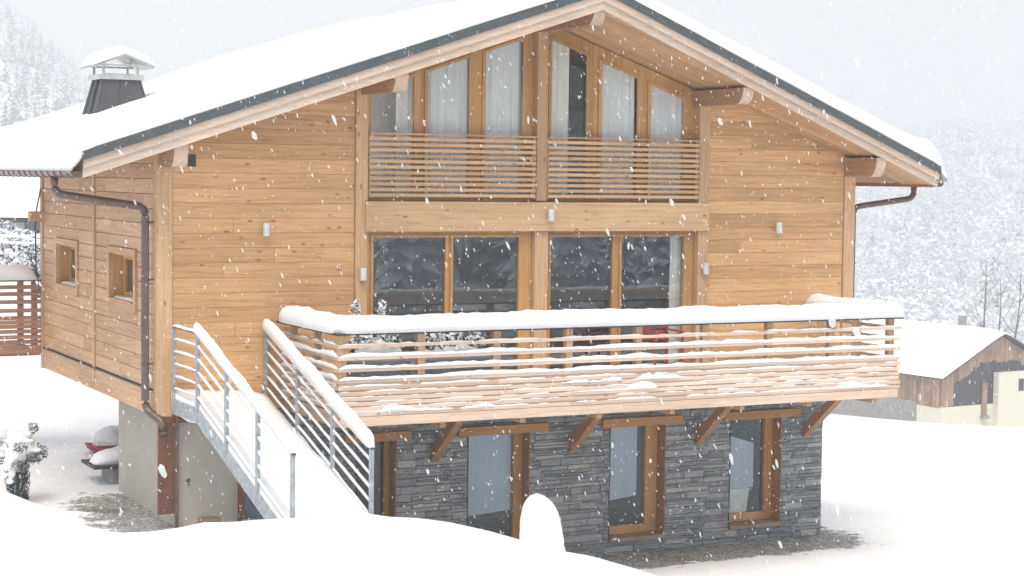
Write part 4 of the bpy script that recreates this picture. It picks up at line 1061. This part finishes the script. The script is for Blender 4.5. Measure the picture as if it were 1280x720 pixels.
# ------------------------------------------------------------------ barn on the right
def build_barn():
    P0 = onz(1176, 518, -8.2)
    a = Vector((.996, .087, 0)); b = Vector((-.087, .996, 0))
    D = (P0-CAM).dot(fw); k = D/F
    def pt(s, d, z): return P0+a*s+b*d+Vector((0, 0, z))
    def zat(s, d, v, u=None):
        q = pt(s, d, 0); dd = q-CAM; DD = dd.dot(fw); return (360-v)*DD/F
    eave = (518-470)*k; hw = 85*k*1.19; apex = 98*k; base = -.6
    dep = 19.; wall_hw = hw*2
    root = empty('barn', P0); tag(root, 'old weathered wooden barn with cream ground floor and snowy roof down the slope', 'barn')
    lowz = .42
    m = MB()
    def quad(mb, pts, mi=0): mb.add(pts, [tuple(range(len(pts)))], mi)
    def blk(mb, s0, s1, d0, d1, z0, z1, mi=0):
        vs = [pt(s, d, z) for z in (z0, z1) for d in (d0, d1) for s in (s0, s1)]
        mb.add(vs, [(0, 1, 3, 2), (4, 6, 7, 5), (0, 4, 5, 1), (2, 3, 7, 6), (0, 2, 6, 4), (1, 5, 7, 3)], mi)
    # body
    vs = [pt(0, .1, lowz), pt(2*hw, .1, lowz), pt(2*hw, .1, eave), pt(hw, .1, apex-.1), pt(0, .1, eave)]
    vs += [v+b*dep for v in vs]
    m.add(vs, [(4, 3, 2, 1, 0), (5, 6, 7, 8, 9), (0, 1, 6, 5), (1, 2, 7, 6), (2, 3, 8, 7), (3, 4, 9, 8), (4, 0, 5, 9)])
    body = m.build('timber_wall', W_DARKOLD, root, P0)
    # vertical boards on the gable and the side
    s = .0; w_ = .2
    while s < 2*hw:
        top = min(eave+(apex-eave)*(1-abs(s+w_/2-hw)/hw), 99)-.08; lowb = lowz+.02
        # dark tarred zone low in the gable, brown boards above it
        zdark = 0
        if s > .85: zdark = min(1.9+1.1*sstep(1., 3.6, s), top-.9)
        if 3.25 < s: zdark = max(zdark, 2.5)
        m = MB(); blk(m, s+.01, s+w_-.01, -.02, .07, max(lowb, zdark+random.uniform(-.1, .1)), top); m.build('board', W_OLD, body, pt(s, 0, lowb))
        if zdark > lowb+.3:
            m = MB(); blk(m, s+.012, s+w_-.012, .01, .075, lowb, zdark); m.build('board', W_DARKOLD, body, pt(s, 0, lowb))
        s += w_
    d = .1
    while d < dep:
        m = MB(); blk(m, -.06, -.005, d+.01, d+.30, .35+.02*d, eave-.05); m.build('board', W_OLD, body, pt(0, d, .4)); d += .32
    m = MB(); blk(m, -.04, 2*hw, -.08, 3.4, -1.2, lowz-.01); m.build('plinth', M_CREAM, root, P0)
    m = MB(); blk(m, -.10, .2, 2.0, dep, -1.2, .33+.25); m.build('stone_footing', M_CONC, root, P0)
    # cream annexe, door, window
    ax = 90*k
    m = MB(); blk(m, ax, 2*hw+2, -.5, -.081, -1.4, 2.35); an = m.build('annexe', M_CREAM, root, P0)
    m = MB(); blk(m, ax+1.75, ax+2.2, -.515, -.495, 1.15, 1.9); m.build('window', M_DARK, an, pt(ax+1.4, -.5, 1.1))
    dx = 69*k
    m = MB(); blk(m, dx, dx+.42, -.16, -.081, -.25, 1.75); dd = m.build('door', W_OLD, root, pt(dx, -.1, 0))
    m = MB(); blk(m, dx-.06, dx+.5, -.35, -.081, -.45, -.26); m.build('door_step', M_CONC, root, pt(dx, -.2, -.4))
    # roof + its snow
    ov = .45
    def roofslab(mb, z0, z1, e):
        for sg in (-1, 1):
            sE = hw+sg*(hw+e); zE = eave-(apex-eave)*e/hw
            vs = [pt(hw, -ov, apex+z0), pt(sE, -ov, zE+z0), pt(sE, dep+ov, zE+z0), pt(hw, dep+ov, apex+z0)]
            vs += [v+Vector((0, 0, z1-z0)) for v in vs]
            mb.add(vs, [(0, 1, 2, 3), (7, 6, 5, 4), (0, 4, 5, 1), (1, 5, 6, 2), (2, 6, 7, 3), (3, 7, 4, 0)])
    m = MB(); roofslab(m, 0, .10, .35); m.build('roof', W_DARKOLD, root, pt(hw, 0, apex))
    m = MB(); nx, ny = 24, 40; vs = []
    for j in range(ny+1):
        dd_ = -ov-.02+(dep+2*ov+.04)*j/ny; ey = math.sqrt(max(0, 1-(abs(j/ny*2-1))**14))
        for i in range(nx+1):
            s = -.40+(2*hw+.8)*i/nx; ex = math.sqrt(max(0, 1-abs(i/nx*2-1)**14))
            zz = apex-(apex-eave)*math.sqrt(((s-hw)**2)+.05)/hw
            vs.append(pt(s, dd_, zz+.11+.24*ex*ey+.10*noise.noise(Vector((s*.5, dd_*.4, 0)))*ex*ey))
    nt_ = len(vs); q = nx+1
    for j in range(ny+1):
        for i in range(nx+1):
            s = -.40+(2*hw+.8)*i/nx; vs.append(pt(s, -ov-.02+(dep+2*ov+.04)*j/ny, apex-(apex-eave)*abs(s-hw)/hw+.104))
    fs = [(j*q+i, j*q+i+1, (j+1)*q+i+1, (j+1)*q+i) for j in range(ny) for i in range(nx)]; fs += [tuple(nt_+k2 for k2 in f[::-1]) for f in fs]
    for i in range(nx): fs += [(i, nt_+i, nt_+i+1, i+1), (ny*q+i+1, nt_+ny*q+i+1, nt_+ny*q+i, ny*q+i)]
    for j in range(ny): fs += [(j*q, (j+1)*q, nt_+(j+1)*q, nt_+j*q), (j*q+nx, nt_+j*q+nx, nt_+(j+1)*q+nx, (j+1)*q+nx)]
    m.add(vs, fs); tag(m.build('roof_snow', SNOW, None, pt(hw, 0, apex), smooth=True), 'thick snow blanket on the roof of the old barn', 'snow')
    for (s_, d_) in ((hw-.5, 11.0), (hw+.9, 4.0)):
        c = pt(s_, d_, apex-.2); m = MB(); m.box(c.x-.18, c.x+.18, c.y-.18, c.y+.18, c.z, c.z+1.0); m.build('chimney', M_CONC, root, c)
        lump(c.x, c.y, c.z+1.0, .25, .2, 'snow_on_chimney', 'small snow cap on the '+('farther' if d_ > 8 else 'nearer')+' chimney of the old barn', 'snow', pw=.5, seed=2)
build_barn()

# ------------------------------------------------------------------ neighbour house, wires, shrub at far left
def build_neighbour():
    D = 62.; P0 = atD(-60, 345, D); P0.z = P0.z-1.; ax = Vector((math.cos(YAW), -math.sin(YAW), 0)); bx = Vector((math.sin(YAW), math.cos(YAW), 0)); k = D/F
    root = empty('neighbour_house', P0); tag(root, 'grey chalet with a thick snow roof behind the trees at far left', 'house')
    def blk(mb, s0, s1, d0, d1, z0, z1):
        vs = [P0+ax*s+bx*d+Vector((0, 0, z)) for z in (z0, z1) for d in (d0, d1) for s in (s0, s1)]
        mb.add(vs, [(0, 1, 3, 2), (4, 6, 7, 5), (0, 4, 5, 1), (2, 3, 7, 6), (0, 2, 6, 4), (1, 5, 7, 3)])
    zt = (345-275)*k+1.
    m = MB(); blk(m, -2, 4.6, 0, 6, -1.0, zt); m.build('wall', M_SHUT, root, P0)
    for s in (.2, 2.0, 3.3): m = MB(); blk(m, s, s+.5, -.06, -.002, -.5, zt-.05); m.build('pillar', M_PALEP, root, P0)
    for z in (.3, .9, 1.5, 2.1): m = MB(); blk(m, -1.9, 4.5, -.10, -.062, z, z+.09); m.build('rail', M_DARK, root, P0)
    m = MB(); blk(m, -3, 5.4, -.9, 7, zt+.01, zt+.13); m.build('roof', W_DARKOLD, root, P0)
    m = MB()
    vs = []; nx, ny = 20, 12
    for j in range(ny+1):
        for i in range(nx+1):
            s = -3.05+8.5*i/nx; d = -.95+8*j/ny; e = math.sqrt(max(0, 1-abs(i/nx*2-1)**12))*math.sqrt(max(0, 1-abs(j/ny*2-1)**12))
            vs.append(P0+ax*s+bx*d+Vector((0, 0, zt+.135+.75*e+.05*noise.noise(Vector((s, d, 0)))*e + 0*.3)))
    n_ = len(vs); vs += [v.copy() for v in vs]
    for v in vs[n_:]: v.z = P0.z+zt+.133
    q = nx+1; fs = [(j*q+i, j*q+i+1, (j+1)*q+i+1, (j+1)*q+i) for j in range(ny) for i in range(nx)]; fs += [tuple(n_+k2 for k2 in f[::-1]) for f in fs]
    m.add(vs, fs); tag(m.build('roof_snow', SNOW, None, P0+Vector((0, 0, zt)), smooth=True), 'thick snow on the roof of the grey neighbour chalet', 'snow')
    return P0
PN = build_neighbour()
m = MB()
for (u0, v0, u1, v1, sag) in ((-30, 270, 90, 300, 6), (-30, 288, 90, 283, 5), (-30, 296, 90, 296, 4)):
    a = atD(u0, v0, 34); b = atD(u1, v1, 34); pts = [a.lerp(b, t)+Vector((0, 0, -sag*.03*4*t*(1-t))) for t in np.linspace(0, 1, 14)]
    m.tube(pts, .03, 6)
tag(m.build('snowy_cables', SNOW, None, atD(0, 285, 34), smooth=True), 'sagging cables coated with snow beside the rear balcony', 'cables')
def white_shrub(u, v, D, r, lb, n=500, mixw=.85):
    c = atD(u, v, D); m = MB(); root = empty('snowy_shrub', (c.x, c.y, c.z-r)); tag(root, lb, 'shrub')
    leafy(m, c, (r, r, r*.8), n*2, r*.06, (0, 1), mixw); m.build('foliage', [FROST, NEEDLE], root, c)
    g_ = H(c.x, c.y)
    m = MB()
    for _ in range(6): m.tube([(c.x, c.y, g_-.1), (c.x+random.uniform(-r, r)*.6, c.y+random.uniform(-r, r)*.6, c.z+r*.3)], [.06, .015], 5)
    m.build('stem', M_BARK, root, c)
white_shrub(22, 328, 40, .95, 'snow covered shrub beside the rear balcony cables', 1600)
white_shrub(-14, 305, 44, .9, 'snow covered shrub at the left edge above the balcony snow', 1400)
white_shrub(50, 318, 38, .45, 'narrow frosted shrub against the chalet side wall corner', 700, .6)

# ------------------------------------------------------------------ trees
def conifer_arrays(p, h, r, seed, tiers=9, br=9):
    rr = random.Random(seed); V = []; Fc = []; Mi = []
    for k in range(tiers):
        t = k/(tiers-1); zc = h*(.10+.86*t); R_ = r*(1-t)**.85+.02*h
        for i in range(br):
            a = 6.283*(i+rr.random()*.9)/br; L_ = R_*rr.uniform(.65, 1.15); wv = (L_*.34+.02*h)*min(1, 9/br)
            ca, sa = math.cos(a), math.sin(a)
            b0 = (p[0], p[1], p[2]+zc+h*.05)
            tip = (p[0]+ca*L_, p[1]+sa*L_, p[2]+zc-L_*.42)
            l_ = (p[0]+ca*L_*.55-sa*wv, p[1]+sa*L_*.55+ca*wv, p[2]+zc-L_*.22)
            r_ = (p[0]+ca*L_*.55+sa*wv, p[1]+sa*L_*.55-ca*wv, p[2]+zc-L_*.22)
            n = len(V); V += [b0, l_, tip, r_]; Fc += [(n, n+1, n+2), (n, n+2, n+3)]; q = 0 if rr.random() < .36 else 1; Mi += [q, q if rr.random() < .7 else 1]
    n = len(V); V += [(p[0]-.02*h, p[1], p[2]-.3), (p[0]+.02*h, p[1], p[2]-.3), (p[0], p[1], p[2]+h)]; Fc.append((n, n+1, n+2)); Mi.append(2)
    return V, Fc, Mi
def broad_arrays(p, h, r, seed, n=130, ls=1.):
    rr = random.Random(seed); V = []; Fc = []; Mi = []
    fp = rr.uniform(.66, .97)
    cl = [(rr.uniform(-.55, .55)*r, rr.uniform(-.55, .55)*r, h*rr.uniform(.45, .8), r*rr.uniform(.4, .62)) for _ in range(6)]
    for k in range(n):
        c = cl[k % 6]; d = [rr.gauss(0, 1) for _ in range(3)]; l = math.sqrt(sum(x*x for x in d)) or 1; q = rr.random()**.4*c[3]
        x, y, z = p[0]+c[0]+d[0]/l*q, p[1]+c[1]+d[1]/l*q, p[2]+c[2]+d[2]/l*q*.9
        s = r*rr.uniform(.05, .15)*ls; a = rr.uniform(0, 6.28); t = rr.uniform(-.6, .6)
        ca, sa = math.cos(a)*s, math.sin(a)*s
        m_ = len(V); V += [(x-ca, y-sa, z-t*s), (x+sa*.5, y-ca*.5, z-s*.5), (x+ca, y+sa, z+t*s), (x-sa*.5, y+ca*.5, z+s*.6)]
        Fc.append((m_, m_+1, m_+2, m_+3)); low = (z-p[2])/h
        Mi.append(0 if rr.random() < fp else 1)
    for _ in range(5):
        c = rr.choice(cl); m_ = len(V); w_ = .02*h; V += [(p[0]-w_, p[1], p[2]-.5), (p[0]+w_, p[1], p[2]-.5), (p[0]+c[0], p[1]+c[1], p[2]+c[2])]; Fc.append((m_, m_+1, m_+2)); Mi.append(2)
    return V, Fc, Mi
def joined(name, items, mats, label, cat):
    V = []; Fc = []; Mi = []
    for v, f, mi in items:
        b = len(V); V += v; Fc += [tuple(b+i for i in q) for q in f]; Mi += mi
    me = bpy.data.meshes.new(name); me.from_pydata(V, [], Fc)
    for q in mats: me.materials.append(q)
    me.polygons.foreach_set('material_index', Mi); me.update()
    o = bpy.data.objects.new(name, me); link(o); tag(o, label, cat, kind='stuff'); return o
def polar(az, D): return CAM.x+math.sin(R(az))*D, CAM.y+math.cos(R(az))*D
con = []; brd = []; brd2 = []
for _ in range(950):       # left mountainside
    az = random.uniform(8.5, 16.5); D = math.sqrt(random.uniform(560**2, 1180**2)); x, y = polar(az, D)
    h = random.uniform(9, 15)
    if random.random() < .62: con.append(conifer_arrays((x, y, H(x, y)), h, h*.20, _))
    else: brd.append(broad_arrays((x, y, H(x, y)), h*.6, h*.32, _))
for _ in range(2700):      # right hillside
    az = random.uniform(33.5, 46.5); D = math.sqrt(random.uniform(360**2, 1250**2)); x, y = polar(az, D)
    h = random.uniform(8, 14)
    if random.random() < .10: con.append(conifer_arrays((x, y, H(x, y)), h*1.1, h*.2, _))
    else: brd2.append(broad_arrays((x, y, H(x, y)), h, h*.46, _, 190))
joined('conifer_forest', con, [FROST, NEEDLE, TWIG], 'snow laden conifer forest fading into the haze', 'forest')
joined('broadleaf_forest', brd+brd2, [FROST, RIME, TWIG], 'frosted leafless woodland covering the far hillside', 'forest')
# woods behind the photographer, mirrored in the window panes
con = []; brd = []
for _ in range(210):
    x = random.uniform(4, 105); y = random.uniform(-125, -42); h = random.uniform(8, 15)
    if x < 16 and y > -55: continue
    if random.random() < .6: con.append(conifer_arrays((x, y, H(x, y)), h, h*.2, _, 20, 13))
    else: brd.append(broad_arrays((x, y, H(x, y)), h*.8, h*.3, _, 420, .45))
joined('conifer_forest', con, [FROST, RIME, TWIG], 'snowy conifers on the slope mirrored in the window panes', 'forest')
joined('broadleaf_forest', brd, [FROST, TWIG, TWIG], 'bare snowy trees on the slope mirrored in the window panes', 'forest')
# single conifers that stand out
def single_conifer(az, D, h, lb, seed):
    x, y = polar(az, D); z = H(x, y); root = empty('conifer_tree', (x, y, z)); tag(root, lb, 'tree', 'conifers standing out of the forest')
    V, Fc, Mi = conifer_arrays((x, y, z), h, h*.19, seed, 14, 11); m = MB(); m.v = V[:-3]; m.f = Fc[:-1]; m.m = Mi[:-1]; m.build('crown', [FROST, NEEDLE], root, (x, y, z))
    m = MB(); m.tube([(x, y, z-.5), (x, y, z+h*.95)], [.02*h, .004*h], 6); m.build('trunk', M_BARK, root, (x, y, z))
def az_u(u): return math.degrees(YAW)+math.degrees(math.atan((u-640)/F))
for u, v, D, h, lb in ((107, 105, 900, 13, 'tall dark conifer on the ridge just left of the chimney'), (20, 160, 640, 13, 'snowy conifer low on the left mountainside above the roof'), (44, 55, 980, 15, 'conifer breaking the ridge line near the top left corner'), (1120, 335, 640, 12, 'pointed conifer among frosted trees right of the downpipe'), (1168, 360, 560, 11, 'left conifer of the pair above the barn roof'), (1178, 368, 560, 9, 'right and smaller conifer of the pair above the barn roof')):
    single_conifer(az_u(u), D, h, lb, u)
# bare trees behind the barn
def bare_tree(u, D, ub, vt, lb, seed, lean):
    base = atD(u, 430, D); base.z = H(base.x, base.y); top = atD(ub, vt, D); rr = random.Random(seed)
    root = empty('bare_tree', base); tag(root, lb, 'tree', 'bare trees behind the barn')
    n = 9; pts = [base.lerp(top, i/(n-1))+Vector((math.sin(i*.9+seed)*.12*i/n, 0, 0))+rt*(lean*math.sin(math.pi*i/(n-1))) for i in range(n)]
    L0 = (top-base).length
    m = MB(); m.tube(pts, [.13*(1-i/(n-1))+.02 for i in range(n)], 6); m.build('trunk', M_BARK, root, base)
    m = MB()
    for _ in range(16):
        i = rr.randint(3, n-2); p = pts[i]; a = rr.choice((-1, 1))*rr.uniform(.3, 1.); q = p+rt*a*rr.uniform(.8, 2.0)+Vector((0, 0, rr.uniform(1.2, 2.6)))+fw*rr.uniform(-1, 1)
        m.tube([p, p.lerp(q, .5)+Vector((0, 0, -.2)), q], [.035, .02, .008], 5)
        for _2 in range(3):
            s_ = p.lerp(q, rr.uniform(.4, .9)); m.tube([s_, s_+rt*rr.uniform(-.7, .7)+Vector((0, 0, rr.uniform(.3, .9)))], [.012, .005], 4)
    m.build('crown', TWIG, root, base)
bare_tree(1228, 150, 1232, 325, 'thin upright bare tree, leftmost behind the barn roof', 1, .1)
bare_tree(1235, 150, 1250, 350, 'low forked bare tree between the two taller ones behind the barn', 2, .4)
bare_tree(1254, 150, 1277, 338, 'leaning bare tree, rightmost behind the barn roof', 3, .3)

# ------------------------------------------------------------------ falling snow
def flakes(n):
    V = []; Fc = []
    for k in range(n):
        D = (random.random()*(23.5**2.6-3.2**2.6)+3.2**2.6)**(1/2.6)
        u = random.uniform(-160, 1440); v = random.uniform(-120, 840); p = atD(u, v, D)
        if p.y > -2.6 and -1.6 < p.x < 12.6: continue
        if p.z < H(p.x, p.y)+.15: continue
        s = min(random.lognormvariate(-6.0, .36), .0062); el = random.uniform(1.6, 4.2)
        if D < 8: s *= .8
        if k < 16: D = random.uniform(3.2, 6); p = atD(u, v, D); s = random.uniform(.005, .0085); el = random.uniform(1.5, 2.6)
        d = (Vector((.42, .1, -1))+Vector(rng.normal(size=3))*.17).normalized()
        a = d.cross(Vector((.3, 1, .2))).normalized(); b = a.cross(d); b0 = len(V); ph_ = random.random()
        V.append(tuple(p-d*s*el))
        for q in (-.62, .0, .62):
            rr_ = s*math.sqrt(1-q*q)
            for i in range(5):
                t_ = 6.283*(i+ph_)/5; rj = rr_*random.uniform(.75, 1.2); V.append(tuple(p+d*s*el*q+(a*math.cos(t_)+b*math.sin(t_))*rj))
        V.append(tuple(p+d*s*el))
        for i in range(5):
            j = (i+1) % 5; Fc += [(b0, b0+1+j, b0+1+i), (b0+16, b0+11+i, b0+11+j)]
            for q in (1, 6): Fc += [(b0+q+i, b0+q+j, b0+q+5+j, b0+q+5+i)]
    me = bpy.data.meshes.new('falling_snow'); me.from_pydata(V, [], Fc); me.materials.append(FLAKE); me.polygons.foreach_set('use_smooth', [True]*len(me.polygons)); me.update()
    o = bpy.data.objects.new('falling_snow', me); link(o); tag(o, 'snowflakes falling in front of the chalet', 'snow', kind='stuff')
FLAKE = bpy.data.materials.new('snowflake'); FLAKE.use_nodes = True; t = FLAKE.node_tree; t.nodes.clear()
o_ = t.nodes.new('ShaderNodeOutputMaterial'); mx = t.nodes.new('ShaderNodeMixShader'); d1 = t.nodes.new('ShaderNodeBsdfDiffuse'); d2 = t.nodes.new('ShaderNodeBsdfTranslucent')
d1.inputs[0].default_value = (.92, .93, .95, 1); d2.inputs[0].default_value = (.92, .93, .95, 1); t.links.new(d1.outputs[0], mx.inputs[1]); t.links.new(d2.outputs[0], mx.inputs[2]); tp_ = t.nodes.new('ShaderNodeBsdfTransparent'); m2 = t.nodes.new('ShaderNodeMixShader'); m2.inputs[0].default_value = .45
t.links.new(mx.outputs[0], m2.inputs[1]); t.links.new(tp_.outputs[0], m2.inputs[2]); t.links.new(m2.outputs[0], o_.inputs[0])
flakes(15000)

# ------------------------------------------------------------------ haze
m = MB(); m.box(-1850, 1850, -400, 1880, -60, 175); hz_o = m.build('haze', [], None, (0, 0, -60))
HM = bpy.data.materials.new('haze_air'); HM.use_nodes = True; t = HM.node_tree; t.nodes.clear()
o_ = t.nodes.new('ShaderNodeOutputMaterial'); pv = t.nodes.new('ShaderNodeVolumePrincipled'); pv.inputs['Color'].default_value = (.748, .772, .798, 1); pv.inputs['Density'].default_value = .0017; pv.inputs['Anisotropy'].default_value = .0
t.links.new(pv.outputs[0], o_.inputs['Volume']); hz_o.data.materials.append(HM); tag(hz_o, 'pale snowy haze filling the valley air', kind='stuff')
